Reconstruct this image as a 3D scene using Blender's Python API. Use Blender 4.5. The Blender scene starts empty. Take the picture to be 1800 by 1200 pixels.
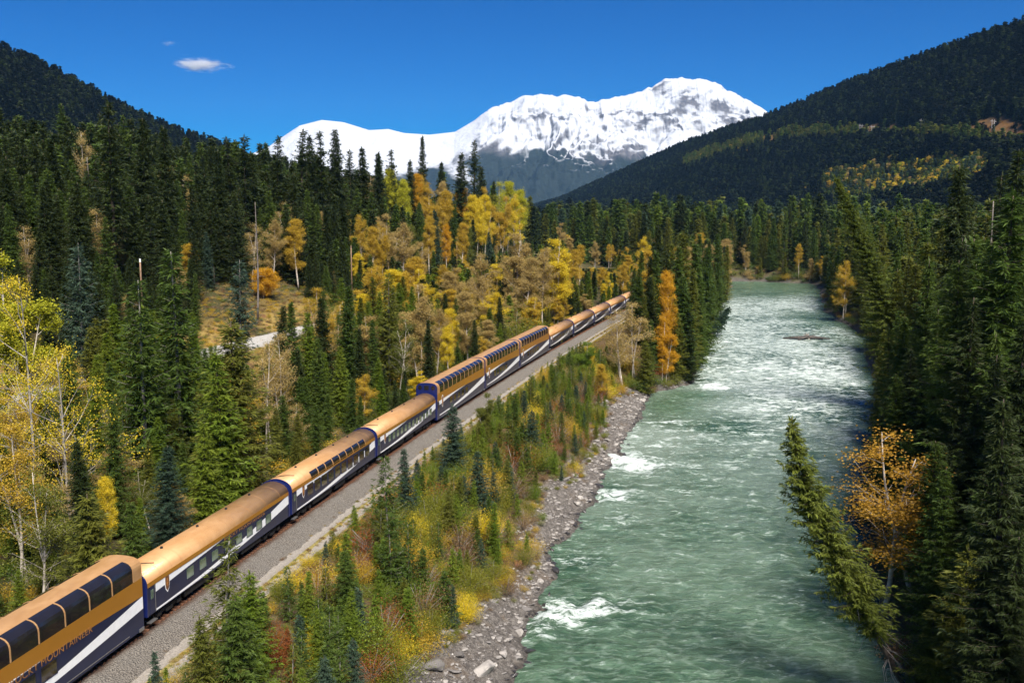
import bpy, math, random
import numpy as np
from mathutils import Vector, Matrix

# ------------------------------------------------------------------ camera, sky, sun, exposure
CZ = 31.7                                   # camera height above the rails, metres
FPX, YH = 1750.0, 375.0                     # focal length and horizon row of the 1800 x 1200 photograph
TH = math.atan((600 - YH) / FPX)
scene = bpy.context.scene
col = scene.collection
cam_data = bpy.data.cameras.new('camera')
cam = bpy.data.objects.new('camera', cam_data)
col.objects.link(cam)
cam_data.sensor_width = 36.0
cam_data.lens = FPX / 1800 * 36.0
cam_data.clip_start = 0.5
cam_data.clip_end = 60000
cam.location = (0, 0, CZ)
cam.rotation_euler = (math.pi / 2 - TH, 0, 0)
scene.camera = cam

SUN_AZ, SUN_EL = math.radians(162), math.radians(52)     # clockwise from +Y (the view direction)
world = bpy.data.worlds.new('World')
scene.world = world
world.use_nodes = True
wn, wl = world.node_tree.nodes, world.node_tree.links
wn.clear()
w_out = wn.new('ShaderNodeOutputWorld')
w_bg = wn.new('ShaderNodeBackground')
w_sky = wn.new('ShaderNodeTexSky')
w_sky.sky_type = 'NISHITA'
w_sky.sun_disc = False
w_sky.sun_elevation = SUN_EL
w_sky.sun_rotation = SUN_AZ
w_sky.altitude = 900
w_sky.air_density = 0.75
w_sky.dust_density = 0.0
w_sky.ozone_density = 4.0
w_bg.inputs['Strength'].default_value = 0.05
w_hs = wn.new('ShaderNodeHueSaturation')             # the deep polarised blue of the photograph, over the whole sky alike
w_hs.inputs['Saturation'].default_value = 2.2
w_hs.inputs['Hue'].default_value = 0.515
wl.new(w_sky.outputs[0], w_hs.inputs['Color'])
wl.new(w_hs.outputs[0], w_bg.inputs['Color'])
wl.new(w_bg.outputs[0], w_out.inputs['Surface'])

sun_data = bpy.data.lights.new('sun', 'SUN')
sun_data.energy = 5.0
sun_data.angle = math.radians(26)
sun_data.color = (1.0, 0.94, 0.85)
sun = bpy.data.objects.new('sun', sun_data)
col.objects.link(sun)
sun_dir = Vector((math.sin(SUN_AZ) * math.cos(SUN_EL), math.cos(SUN_AZ) * math.cos(SUN_EL), math.sin(SUN_EL)))
sun.rotation_euler = sun_dir.to_track_quat('Z', 'Y').to_euler()
sun.location = (0, 0, 300)

scene.view_settings.view_transform = 'Standard'
scene.view_settings.look = 'None'
scene.view_settings.exposure = 0.92
HAZE = 2.2e-5                                 # density of the valley air
scene.view_settings.gamma = 1.0
scene.view_settings.use_curve_mapping = False
scene.render.engine = 'CYCLES'
cy = scene.cycles
cy.max_bounces = 5
cy.diffuse_bounces = 2
cy.glossy_bounces = 2
cy.transmission_bounces = 3
cy.transparent_max_bounces = 6
cy.volume_bounces = 3
cy.caustics_reflective = False
cy.caustics_refractive = False
cy.sample_clamp_indirect = 4.0
cy.adaptive_threshold = 0.02
cy.use_denoising = True
try:
    cy.denoiser = 'OPENIMAGEDENOISE'
except Exception:
    pass

# ------------------------------------------------------------------ helpers
rng = np.random.default_rng(7)
random.seed(7)
CT, ST = math.cos(TH), math.sin(TH)


def ray(px, py, Y):
    """World X, Z of the photograph's pixel at depth Y."""
    dx, dy = px - 900, 600 - py
    ry = FPX * CT + dy * ST
    return dx / ry * Y, CZ + (-FPX * ST + dy * CT) / ry * Y


def proj(X, Y, Z):
    z = Z - CZ
    d = Y * CT - z * ST
    return 900 + FPX * X / d, 600 - FPX * (z * CT + Y * ST) / d


def hash2(ix, iy, seed):
    n = (ix.astype(np.int64) * 374761393 + iy.astype(np.int64) * 668265263 + seed * 974634777) & 0x7fffffff
    n = ((n ^ (n >> 13)) * 1274126177) & 0x7fffffff
    n = n ^ (n >> 16)
    return (n & 0xffff) / 65535.0


def noise(x, y, seed=0):
    x, y = np.asarray(x, float), np.asarray(y, float)
    ix, iy = np.floor(x), np.floor(y)
    fx, fy = x - ix, y - iy
    fx = fx * fx * fx * (fx * (fx * 6 - 15) + 10)
    fy = fy * fy * fy * (fy * (fy * 6 - 15) + 10)
    a, b = hash2(ix, iy, seed), hash2(ix + 1, iy, seed)
    c, d = hash2(ix, iy + 1, seed), hash2(ix + 1, iy + 1, seed)
    return ((a * (1 - fx) + b * fx) * (1 - fy) + (c * (1 - fx) + d * fx) * fy) * 2 - 1


def fbm(x, y, oct=4, seed=0, gain=0.5):
    s, a = 0, 1.0
    x, y = np.asarray(x, float), np.asarray(y, float)
    for o in range(oct):
        s = s + a * noise(x, y, seed + o * 17)
        x, y, a = x * 2.03 + 13.7, y * 2.03 - 7.1, a * gain
    return s


def sstep(a, b, x):
    t = np.clip((np.asarray(x, float) - a) / (b - a), 0, 1)
    return t * t * (3 - 2 * t)


def mesh_from(name, verts, faces, mats=(), smooth=False, mat_idx=None):
    me = bpy.data.meshes.new(name)
    verts = np.asarray(verts, np.float32)
    if isinstance(faces, np.ndarray):
        n, k = faces.shape
        me.vertices.add(len(verts))
        me.vertices.foreach_set('co', verts.ravel())
        me.loops.add(n * k)
        me.loops.foreach_set('vertex_index', faces.astype(np.int32).ravel())
        me.polygons.add(n)
        me.polygons.foreach_set('loop_start', np.arange(0, n * k, k, dtype=np.int32))
        me.polygons.foreach_set('loop_total', np.full(n, k, np.int32))
        me.update(calc_edges=True)
    else:
        me.from_pydata([tuple(v) for v in verts], [], faces)
    for m in mats:
        me.materials.append(m)
    if mat_idx is not None:
        me.polygons.foreach_set('material_index', np.asarray(mat_idx, np.int32))
    me.polygons.foreach_set('use_smooth', np.full(len(me.polygons), smooth, bool))
    me.update()
    return me


def link(name, data, parent=None, loc=(0, 0, 0), rot=(0, 0, 0), scale=(1, 1, 1)):
    o = bpy.data.objects.new(name, data)
    col.objects.link(o)
    o.location, o.rotation_euler, o.scale = loc, rot, scale
    if parent is not None:
        o.parent = parent
    return o


def tag(o, label=None, cat=None, group=None, kind=None):
    if label: o['label'] = label
    if cat: o['category'] = cat
    if group: o['group'] = group
    if kind: o['kind'] = kind
    return o


class MB:
    """Collects boxes, strips, tubes and prisms into one mesh."""
    def __init__(self):
        self.v, self.f, self.m = [], [], []

    def add(self, verts, faces, mi=0):
        o = len(self.v)
        self.v.extend([tuple(map(float, p)) for p in verts])
        self.f.extend([tuple(o + i for i in q) for q in faces])
        self.m.extend([mi] * len(faces))
        return self

    def box(self, x0, x1, y0, y1, z0, z1, mi=0):
        v = [(x, y, z) for z in (z0, z1) for y in (y0, y1) for x in (x0, x1)]
        return self.add(v, [(0, 2, 3, 1), (4, 5, 7, 6), (0, 1, 5, 4), (2, 6, 7, 3), (0, 4, 6, 2), (1, 3, 7, 5)], mi)

    def prism(self, prof, x0, x1, mi=0, caps=True):
        """closed (y, z) profile extruded along x"""
        n = len(prof)
        v = [(x0, y, z) for y, z in prof] + [(x1, y, z) for y, z in prof]
        f = [(i, (i + 1) % n, n + (i + 1) % n, n + i) for i in range(n)]
        if caps:
            f += [tuple(range(n - 1, -1, -1)), tuple(range(n, 2 * n))]
        return self.add(v, f, mi)

    def tube(self, pts, rad, sides=6, mi=0, cap=True):
        pts = [Vector(p) for p in pts]
        if not hasattr(rad, '__len__'):
            rad = [rad] * len(pts)
        v, f = [], []
        for i, p in enumerate(pts):
            d = (pts[min(i + 1, len(pts) - 1)] - pts[max(i - 1, 0)]).normalized()
            a = d.cross(Vector((0.31, 0.17, 0.93)))
            if a.length < 1e-3:
                a = d.cross(Vector((1, 0, 0)))
            a.normalize()
            b = d.cross(a)
            for k in range(sides):
                t = 2 * math.pi * k / sides
                v.append(p + (a * math.cos(t) + b * math.sin(t)) * rad[i])
        for i in range(len(pts) - 1):
            for k in range(sides):
                k2 = (k + 1) % sides
                f.append((i * sides + k, i * sides + k2, (i + 1) * sides + k2, (i + 1) * sides + k))
        if cap:
            f.append(tuple(range(sides - 1, -1, -1)))
            f.append(tuple((len(pts) - 1) * sides + k for k in range(sides)))
        return self.add(v, f, mi)

    def mesh(self, name, mats, smooth=False):
        me = bpy.data.meshes.new(name)
        me.from_pydata(self.v, [], self.f)
        for m in (mats if isinstance(mats, (list, tuple)) else [mats]):
            me.materials.append(m)
        me.polygons.foreach_set('material_index', np.array(self.m, np.int32))
        me.polygons.foreach_set('use_smooth', np.full(len(self.f), smooth, bool))
        me.update()
        return me

    def build(self, name, mats, parent=None, smooth=False, **kw):
        return link(name, self.mesh(name, mats, smooth), parent, **kw)


# ------------------------------------------------------------------ materials
class NT:
    """Small helper round a material's node tree."""
    def __init__(self, name):
        self.mat = bpy.data.materials.new(name)
        self.mat.use_nodes = True
        self.n, self.l = self.mat.node_tree.nodes, self.mat.node_tree.links
        self.n.clear()
        self.out = self.n.new('ShaderNodeOutputMaterial')

    def new(self, t, **kw):
        nd = self.n.new('ShaderNode' + t)
        for k, v in kw.items():
            setattr(nd, k, v)
        return nd

    def put(self, sock, v):
        if hasattr(v, 'is_output') or isinstance(v, bpy.types.NodeSocket):
            self.l.new(v, sock)
        else:
            if isinstance(v, (tuple, list)) and len(v) == 3 and sock.type == 'RGBA':
                v = (*v, 1)
            sock.default_value = v

    def coords(self, kind='Object', scale=(1, 1, 1)):
        t = self.new('TexCoord')
        m = self.new('Mapping')
        self.l.new(t.outputs[kind], m.inputs[0])
        m.inputs['Scale'].default_value = scale
        return m.outputs[0]

    def position(self, scale=(1, 1, 1), rotz=0.0):
        g = self.new('NewGeometry')
        m = self.new('Mapping')
        self.l.new(g.outputs['Position'], m.inputs[0])
        m.inputs['Scale'].default_value = scale
        m.inputs['Rotation'].default_value = (0, 0, rotz)
        return m.outputs[0]

    def noise(self, vec, scale, detail=3, rough=0.55, out='Fac', dist=0.0):
        t = self.new('TexNoise')
        self.l.new(vec, t.inputs['Vector'])
        t.inputs['Scale'].default_value = scale
        t.inputs['Detail'].default_value = detail
        t.inputs['Roughness'].default_value = rough
        t.inputs['Distortion'].default_value = dist
        return t.outputs[out]

    def ramp(self, fac, a, b, ca=0.0, cb=1.0):
        r = self.new('MapRange')
        self.l.new(fac, r.inputs['Value'])
        r.inputs['From Min'].default_value, r.inputs['From Max'].default_value = a, b
        r.inputs['To Min'].default_value, r.inputs['To Max'].default_value = ca, cb
        r.interpolation_type = 'SMOOTHSTEP'
        return r.outputs[0]

    def math(self, op, a, b=0.0, c=None):
        m = self.new('Math', operation=op)
        self.put(m.inputs[0], a)
        self.put(m.inputs[1], b)
        if c is not None:
            self.put(m.inputs[2], c)
        return m.outputs[0]

    def mix(self, fac, a, b, blend='MIX'):
        m = self.new('Mix', data_type='RGBA', blend_type=blend)
        self.put(m.inputs[0], fac)
        self.put(m.inputs[6], a)
        self.put(m.inputs[7], b)
        return m.outputs[2]

    def attr(self, name, out='Fac', typ='GEOMETRY'):
        a = self.new('Attribute', attribute_type=typ, attribute_name=name)
        return a.outputs[out]

    def bump(self, h, strength=0.5, dist=0.1):
        b = self.new('Bump')
        self.put(b.inputs['Height'], h)
        b.inputs['Strength'].default_value = strength
        b.inputs['Distance'].default_value = dist
        return b.outputs[0]

    def bsdf(self, color, rough=0.7, metal=0.0, normal=None, spec=0.4, coat=0.0):
        p = self.new('BsdfPrincipled')
        self.put(p.inputs['Base Color'], color)
        self.put(p.inputs['Roughness'], rough)
        self.put(p.inputs['Metallic'], metal)
        p.inputs['Specular IOR Level'].default_value = spec
        p.inputs['Coat Weight'].default_value = coat
        p.inputs['Coat Roughness'].default_value = 0.08
        if normal is not None:
            self.l.new(normal, p.inputs['Normal'])
        return p.outputs[0]

    def done(self, sh):
        self.l.new(sh, self.out.inputs['Surface'])
        return self.mat


def plain(name, color, rough=0.6, metal=0.0, spec=0.4, coat=0.0, vary=0.15, scale=3.0):
    t = NT(name)
    nz = t.noise(t.coords(), scale, 4, 0.6)
    c = t.mix(t.ramp(nz, 0.3, 0.7), tuple(v * (1 - vary) for v in color), tuple(min(1, v * (1 + vary)) for v in color))
    return t.done(t.bsdf(c, rough, metal, None, spec, coat))


def leafy(name, c1, c2, c3=None, transl=0.42, scale=0.35):
    """Foliage: two base colours mixed by object and clump, and a little light passing through."""
    t = NT(name)
    oi = t.new('ObjectInfo')
    nz = t.noise(t.position(), scale, 2, 0.6)
    n2 = t.noise(t.position(), 3.2, 2, 0.6)
    f = t.math('ADD', t.math('MULTIPLY', oi.outputs['Random'], 0.55), t.math('MULTIPLY', t.ramp(nz, 0.3, 0.7), 0.45))
    c = t.mix(f, c1, c2)
    if c3 is not None:
        c = t.mix(t.ramp(n2, 0.52, 0.7, 0.0, 0.75), c, c3)
    c = t.mix(1.0, c, t.mix(t.ramp(n2, 0.25, 0.75), (0.62, 0.62, 0.62), (1.35, 1.35, 1.35)), 'MULTIPLY')
    p = t.bsdf(c, 0.55, 0, None, 0.25)
    tr = t.new('BsdfTranslucent')
    t.l.new(c, tr.inputs['Color'])
    mx = t.new('MixShader')
    mx.inputs[0].default_value = transl
    t.l.new(p, mx.inputs[1])
    t.l.new(tr.outputs[0], mx.inputs[2])
    return t.done(mx.outputs[0])

# ------------------------------------------------------------------ lie of the land
YS = np.arange(0.0, 760.0, 1.0)
_p = np.array([-2.39005138e-07, 3.51944757e-04, 1.47043181e-01, -4.06423303e+01])
_sl = np.polyval(np.polyder(_p), YS)
_sl = np.where(YS > 345, np.interp(345, YS, _sl) - (YS - 345) * 0.0011, _sl)
XS = np.concatenate([[0], np.cumsum((_sl[1:] + _sl[:-1]) * 0.5)])
XS += np.polyval(_p, 150.0) - 1.33 - np.interp(150, YS, XS)
SS = np.concatenate([[0], np.cumsum(np.hypot(np.diff(XS), np.diff(YS)))])      # distance along the track
XT = lambda Y: np.interp(Y, YS, XS)


def track(s):
    """point and heading at distance s along the track"""
    Y = np.interp(s, SS, YS)
    sl = np.interp(Y, YS, _sl)
    return np.interp(Y, YS, XS), Y, np.arctan2(1.0, sl)


def track_offset(X, Y):
    """signed distance to the right of the track centre"""
    sl = np.interp(Y, YS, _sl)
    return (X - XT(Y)) / np.sqrt(1 + sl * sl)


_L = np.array([(-20, -14), (40, -7), (65, -3.2), (81.5, -.2), (89.6, 1.1), (97.7, 2.7), (104, 3.9), (118, 6.3), (133.7, 10.6), (152, 14.8), (180, 22.2), (205, 28.3), (220, 31.0),
               (228, 38.5), (236, 43.2), (250, 47), (264, 50.6), (327, 65), (415, 86.3), (505, 110), (560, 124), (578, 122), (590, 95), (600, 60), (900, 50)])
_R = np.array([(-20, 22), (40, 27), (65, 31), (81.5, 34.0), (93.5, 36.1), (109, 39.6), (131, 46.3), (163, 59), (190, 70), (230, 87), (252, 92), (270, 98), (327, 117), (380, 124), (415, 131),
               (470, 147), (536, 166), (560, 172), (900, 172)])
LB = lambda Y: np.interp(Y, _L[:, 0], _L[:, 1])
RB = lambda Y: np.interp(Y, _R[:, 0], _R[:, 1])
YFAR = lambda X: np.interp(X, [40, 100, 150, 175], [612, 603, 590, 572])
WATER = -8.5


def water_dist(X, Y):
    """distance to the water's edge, negative on the water; and which bank"""
    a = (LB(Y) - X) * 0.955 + 0.9 * noise(Y * .13, X * 0.05, 3) + 0.35 * noise(Y * .6, X * .2, 4)
    b = (X - RB(Y)) * 0.93 + 1.3 * noise(Y * .09, X * .05, 5)
    c = Y - YFAR(X) + 1.5 * noise(X * .1, Y * .05, 6)
    return np.maximum(np.maximum(a, b), c), a, b, c


def ground_z(X, Y):
    X, Y = np.asarray(X, float), np.asarray(Y, float)
    s = track_offset(X, Y)
    d, a, b, c = water_dist(X, Y)
    n1, n2 = fbm(X * .02, Y * .02, 3, 11), fbm(X * .11, Y * .11, 3, 12)
    # track side, right: ballast shoulder, service road, top of the bank
    right = np.interp(s, [0, 2.6, 4.2, 4.8, 6.9, 8.5, 40], [-1.3, -1.3, -1.3, -1.3, -1.12, -1.3, -2.6]) + sstep(7.3, 10, s) * n2 * .35
    # left: ditch, wooded bench, gravel road, hillside
    q = -s
    left = np.interp(q, [0, 2.6, 4.5, 7, 14, 35, 55, 67], [-.9, -.9, -1.2, -1.3, -.6, .8, 2.8, 3.0]) + sstep(6, 16, q) * (1 - sstep(48, 54, q)) * n2 * .5
    hill = np.interp(q, [67, 74, 100, 150, 205, 260, 420], [0, 3.5, 12, 24, 32, 34, 35]) * (1 + .16 * n1) + sstep(70, 90, q) * n2 * 1.0
    left = left + hill * (1 - sstep(560, 760, Y)) * sstep(40, 150, Y + q * .35)
    z = np.where(s > 0, right, left)
    # the right bank and the far bank
    across = sstep(0, 1, np.where((b > -10) | (c > -10), 1, 0))
    zr = -3.6 + 0.035 * np.clip(b, 0, 260) + n2 * .5 + n1 * 1.2
    zr = np.where(Y > 560, np.maximum(-2.5, -1 + n1), zr)
    z = np.where(b > -6, np.minimum(zr, 9), z)
    z = np.where((c > -2) & (X > 45), -2.5 + n2 * .5 + .02 * np.clip(c, 0, 200), z)
    bank = WATER - 0.15 + np.where(d > 0, 0.50 * d, 0.35 * d) + sstep(0, 2, d) * (n2 * .5 + .25 * fbm(X * .5, Y * .5, 2, 21))
    bank = np.where((b > a) & (d > 0), WATER - .15 + .8 * d + n2 * .4, bank)
    z = np.minimum(z, np.maximum(bank, -11.5))
    return np.where(Y > 800, z * (1 - sstep(800, 1200, Y)) + sstep(800, 1100, Y) * (1 - sstep(3000, 4200, Y)) * 9 * fbm(X * .004, Y * .004, 3, 19), z)


gz1 = lambda X, Y: float(ground_z(np.array([X]), np.array([Y]))[0])


def grid_faces(nr, nc):
    i = np.arange(nr - 1)[:, None] * nc + np.arange(nc - 1)[None, :]
    i = i.ravel()
    return np.stack([i, i + 1, i + 1 + nc, i + nc], 1)


def vattr(me, name, vals):
    a = me.attributes.new(name, 'FLOAT', 'POINT')
    a.data.foreach_set('value', np.asarray(vals, np.float32).ravel())


# ground: one sheet, fine near the camera and coarse towards the horizon
rows = [18.0]
while rows[-1] < 13000:
    y = rows[-1]
    rows.append(y + max(0.55, y * 0.0072 if y < 800 else y * 0.05))
rows = np.array(rows)
us = np.linspace(-1, 1, 330)
us = np.sign(us) * (np.abs(us) * .72 + np.abs(us) ** 6 * .5)
GX = us[None, :] * (rows[:, None] + 14)
GY = np.repeat(rows[:, None], len(us), 1)
GZ = ground_z(GX, GY)
gs = track_offset(GX, GY)
gd, ga, gb, gc = water_dist(GX, GY)

t = NT('ground_soil')
pos = t.position()
na, nb_, nc_ = t.noise(pos, .25, 5, .6), t.noise(pos, 2.2, 4, .65), t.noise(pos, 14, 3, .6)
duff = t.mix(t.ramp(na, .35, .65), (.055, .04, .02), (.05, .06, .015))
duff = t.mix(t.ramp(nb_, .4, .7), duff, (.10, .075, .035))
meadow = t.mix(t.ramp(nb_, .35, .65), (.40, .27, .08), (.29, .21, .065))
meadow = t.mix(t.ramp(na, .5, .68), meadow, (.22, .10, .05))
road = t.mix(t.ramp(nb_, .3, .7), (.42, .40, .37), (.55, .53, .50))
stone = t.mix(t.ramp(nb_, .35, .65), (.11, .095, .085), (.26, .235, .21))
stone = t.mix(t.ramp(nc_, .45, .62), stone, (.06, .055, .052))
stone = t.mix(t.ramp(na, .55, .7, 0, .5), stone, (.17, .12, .075))
brush = t.mix(t.ramp(nb_, .35, .65), (.085, .06, .03), (.15, .095, .05))
wet = t.mix(.5, stone, (.02, .018, .016))
c = t.mix(t.attr('meadow'), duff, meadow)
c = t.mix(t.attr('brush'), c, brush)
c = t.mix(t.attr('stone'), c, stone)
c = t.mix(t.attr('wet'), c, wet)
c = t.mix(t.attr('gravel'), c, road)
M_GROUND = t.done(t.bsdf(c, .9, 0, t.bump(t.math('ADD', nb_, nc_), .9, .25), .2))

me = mesh_from('ground', np.stack([GX, GY, GZ], -1).reshape(-1, 3), grid_faces(*GX.shape), [M_GROUND], True)
nn = fbm(GX * .08, GY * .08, 3, 31)
rockw = 5.6 + 2.2 * noise(GY * .07, GX * .02, 41) + 2.5 * sstep(100, 70, GY)
leftbank = (ga > gb) & (ga > gc) & (gs > 6.5) & (GY < 620)
vattr(me, 'stone', np.where(leftbank, sstep(1.2, -.6, gd - rockw + nn * 1.2), sstep(1.5, .3, gd + nn * .6)))
vattr(me, 'wet', sstep(.9, .15, gd) * .9)
vattr(me, 'brush', np.where(leftbank, sstep(6.8, 8, gs), 0))
vattr(me, 'gravel', sstep(.25, .55, np.exp(-((gs + 61) / 5.2) ** 4) + nn * .12) * (GY < 720))
vattr(me, 'meadow', np.clip(sstep(-84, -70, gs) * sstep(-38, -50, gs) + .6 * sstep(-8, -5, gs) * (gs < 0) * 0, 0, 1) * sstep(-.5, .3, nn + .3) * (GY < 720))
ground = tag(link('ground', me), kind='structure')

# river
ry = [40.0]
while ry[-1] < 640:
    ry.append(ry[-1] + max(.42, (ry[-1] - 60) * .0068))
ry = np.array(ry)
tt = np.linspace(0, 1, 150)
WL, WR = LB(ry) - 5, RB(ry) + 5
WX = WL[:, None] * (1 - tt) + WR[:, None] * tt
WY = np.repeat(ry[:, None], len(tt), 1)
wd, wa, wb, wc = water_dist(WX, WY)
fl = np.arctan2(1, .30)                                              # flow direction: along the valley
AL, AC = WX * .287 + WY * .958, WX * .958 - WY * .287               # along and across the flow
rapids_glare = sstep(0, 5, -wb) * (.12 + .88 * sstep(80, 230, WY)) * (1 - .8 * sstep(440, 520, WY))  # broken water, plus bright-sky reflection painted in over the farther reach
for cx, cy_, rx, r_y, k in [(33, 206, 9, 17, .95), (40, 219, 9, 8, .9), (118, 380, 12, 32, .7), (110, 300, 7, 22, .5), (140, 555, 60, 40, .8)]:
    rapids_glare = rapids_glare * (1 - k * np.exp(-((WX - cx) / rx) ** 2 - ((WY - cy_) / r_y) ** 2))
spots = [(4.5, 97, 3.8, 3.2, 1.3), (9.5, 98, 4.5, 2.6, .9), (2.6, 92, 2.2, 2.2, .9), (8, 112, 2.6, 2.4, .9), (17, 160, 5, 5, 1.1), (21, 156, 4, 4, .8), (14.5, 140, 3.5, 4, .9), (15, 128, 2.6, 3, .5),
         (31, 190, 2.5, 2, .7), (47, 229, 3, 4, 1.1), (27, 100, 3.5, 3, .25), (29, 120, 3.5, 3, .2), (22, 86, 3.5, 2.5, .25), (60, 205, 8, 10, .25), (80, 255, 14, 20, .3)]
white = np.zeros_like(WX)
for cx, cy_, rx, r_y, k in spots:
    white += k * np.exp(-((WX - cx) / rx) ** 2 - ((WY - cy_) / r_y) ** 2)
chop = .11 * fbm(AC * .55, AL * .32, 4, 51, .6) + .10 * (1 - np.abs(noise(AC * .28 + .6 * noise(AL * .2, AC * .2, 8), AL * .19, 52))) ** 2
WZ = WATER + chop * (.95 + .6 * rapids_glare + 1.3 * white) + .28 * white * fbm(AC * .4, AL * .4, 3, 53)
WZ = WZ * 1.0 - .1
t = NT('river_water')
p1 = t.position((.55, 1.15, 1), -fl + math.pi / 2)
p0 = t.position()
st = t.noise(p1, .55, 6, .68, dist=.7)
st2 = t.noise(p1, 2.1, 5, .68, dist=.5)
big = t.noise(p0, .05, 3, .5)
rap_glare, wh = t.attr('rapids_glare'), t.attr('white')
deep = t.mix(t.ramp(big, .35, .65), (.018, .050, .022), (.040, .085, .040))
vor = t.new('TexVoronoi', feature='DISTANCE_TO_EDGE')
wv = t.new('Mix', data_type='VECTOR')
wv.inputs[0].default_value = .35
t.l.new(p1, wv.inputs[4])
t.l.new(t.noise(p0, .6, 3, .6, 'Color'), wv.inputs[5])
t.l.new(wv.outputs[1], vor.inputs['Vector'])
vor.inputs['Scale'].default_value = .75
crest = t.math('MULTIPLY', t.ramp(vor.outputs['Distance'], .16, .0), t.ramp(st2, .4, .62))
deep = t.mix(t.ramp(st, .38, .68), deep, (.085, .15, .09))
deep = t.mix(t.math('MULTIPLY', crest, .28), deep, (.36, .45, .38))
deep = t.mix(t.math('MULTIPLY', rap_glare, t.ramp(big, .3, .62, .0, .6)), deep, (.36, .42, .38))  # pale reflection of the sky put into the water colour
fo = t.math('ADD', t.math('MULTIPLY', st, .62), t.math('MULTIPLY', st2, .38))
lvl = t.math('ADD', t.math('MULTIPLY', rap_glare, .13), t.math('MULTIPLY', wh, .135))
foam_glare = t.ramp(t.math('ADD', fo, lvl), .60, .74)  # foam patches, and the far water's sky glare painted as whiteness
c = t.mix(foam_glare, deep, (.60, .66, .64))
rg = t.math('ADD', t.math('MULTIPLY', foam_glare, .5), .2)
M_WATER = t.done(t.bsdf(c, rg, 0, t.bump(t.math('ADD', t.math('MULTIPLY', st, 1.0), t.math('MULTIPLY', st2, .35)), .85, .6), .3))
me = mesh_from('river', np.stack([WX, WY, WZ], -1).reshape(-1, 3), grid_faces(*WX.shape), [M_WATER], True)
vattr(me, 'rapids_glare', rapids_glare)
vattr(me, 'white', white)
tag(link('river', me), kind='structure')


# hills: a ridge drawn from the skyline down to a foot nearer the camera
def hillside(name, ridge, fx, fy, nv, mat, rough, seed, nu=220, zpow=1.15, foot_z=-6.0, back=0.25):
    R = np.array([(ray(px, py, Y)[0], Y, ray(px, py, Y)[1]) for px, py, Y in ridge])
    tt = np.linspace(0, 1, nu)
    ti = np.linspace(0, 1, len(R))
    r = np.stack([np.interp(tt, ti, R[:, k]) for k in range(3)], 1)
    vv = np.concatenate([np.linspace(-back, -.02, 8), np.linspace(0, 1, nv)])
    V = vv[None, :]
    X = r[:, :1] * (1 - (1 - fx) * V)
    Y = r[:, 1:2] * (1 - (1 - fy) * V)
    zf = np.where(V < 0, 1 + 1.2 * V, (1 - np.clip(V, 0, 1)) ** zpow)
    Z = foot_z + (r[:, 2:3] - foot_z) * zf
    amp = rough * np.clip(V, 0, 1) * (1 - V) * 4 * np.clip(r[:, 2:3], 40, 400) / 300
    Z = Z + amp * fbm(X * .0042, Y * .0042, 4, seed) + .35 * rough * fbm(X * .01, 0 * Y, 3, seed + 3) * (V < .2) * .1
    return X, Y, Z, tt, vv


t = NT('hill_soil')
pos = t.position()
na, nb_ = t.noise(pos, .012, 4, .6), t.noise(pos, .08, 4, .65)
c = t.mix(t.ramp(nb_, .35, .65), (.007, .010, .006), (.014, .017, .008))
c = t.mix(t.attr('clear'), c, t.mix(t.ramp(nb_, .35, .65), (.16, .085, .03), (.09, .055, .03)))
M_HILL = t.done(t.bsdf(c, .95, 0, None, .1))

RIDGE_R = [(2300, -110, 1150), (2050, -40, 1300), (1800, 52, 1500), (1640, 102, 1750), (1500, 151, 2050), (1350, 211, 2450), (1200, 259, 2950), (1090, 308, 3400), (985, 354, 4000), (900, 378, 4500)]
RIDGE_L = [(-700, -170, 1250), (-300, -10, 1400), (0, 96, 1500), (100, 138, 1550), (200, 192, 1600), (290, 232, 1700), (380, 263, 1800), (480, 305, 1900), (620, 360, 2000)]
HR = hillside('hill_right', RIDGE_R, .60, .58, 90, M_HILL, 34, 61)
HL = hillside('hill_left', RIDGE_L, .66, .62, 60, M_HILL, 20, 71)


def clear_right(X, Y, Z):
    px, py = proj(X, Y, Z)
    n = fbm(X * .012, Y * .012, 3, 77)
    g1 = np.exp(-((px - 1540) / 75) ** 2 - ((py - 232 - (px - 1540) * .04) / 14) ** 2)
    g2 = np.exp(-((px - 1760) / 90) ** 2 - ((py - 236 - (px - 1745) * .09) / 27) ** 2)
    g3 = np.exp(-((px - 1330) / 70) ** 2 - ((py - 243) / 8) ** 2)
    return sstep(.28, .55, g1 + g2 + .8 * g3 + n * .25)


for nm, (X, Y, Z, tu, vv) in (('hill_right', HR), ('hill_left', HL)):
    me = mesh_from(nm, np.stack([X, Y, Z], -1).reshape(-1, 3), grid_faces(*X.shape), [M_HILL], True)
    vattr(me, 'clear', clear_right(X, Y, Z) if nm == 'hill_right' else np.zeros_like(X))
    tag(link(nm, me), kind='structure')

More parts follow.
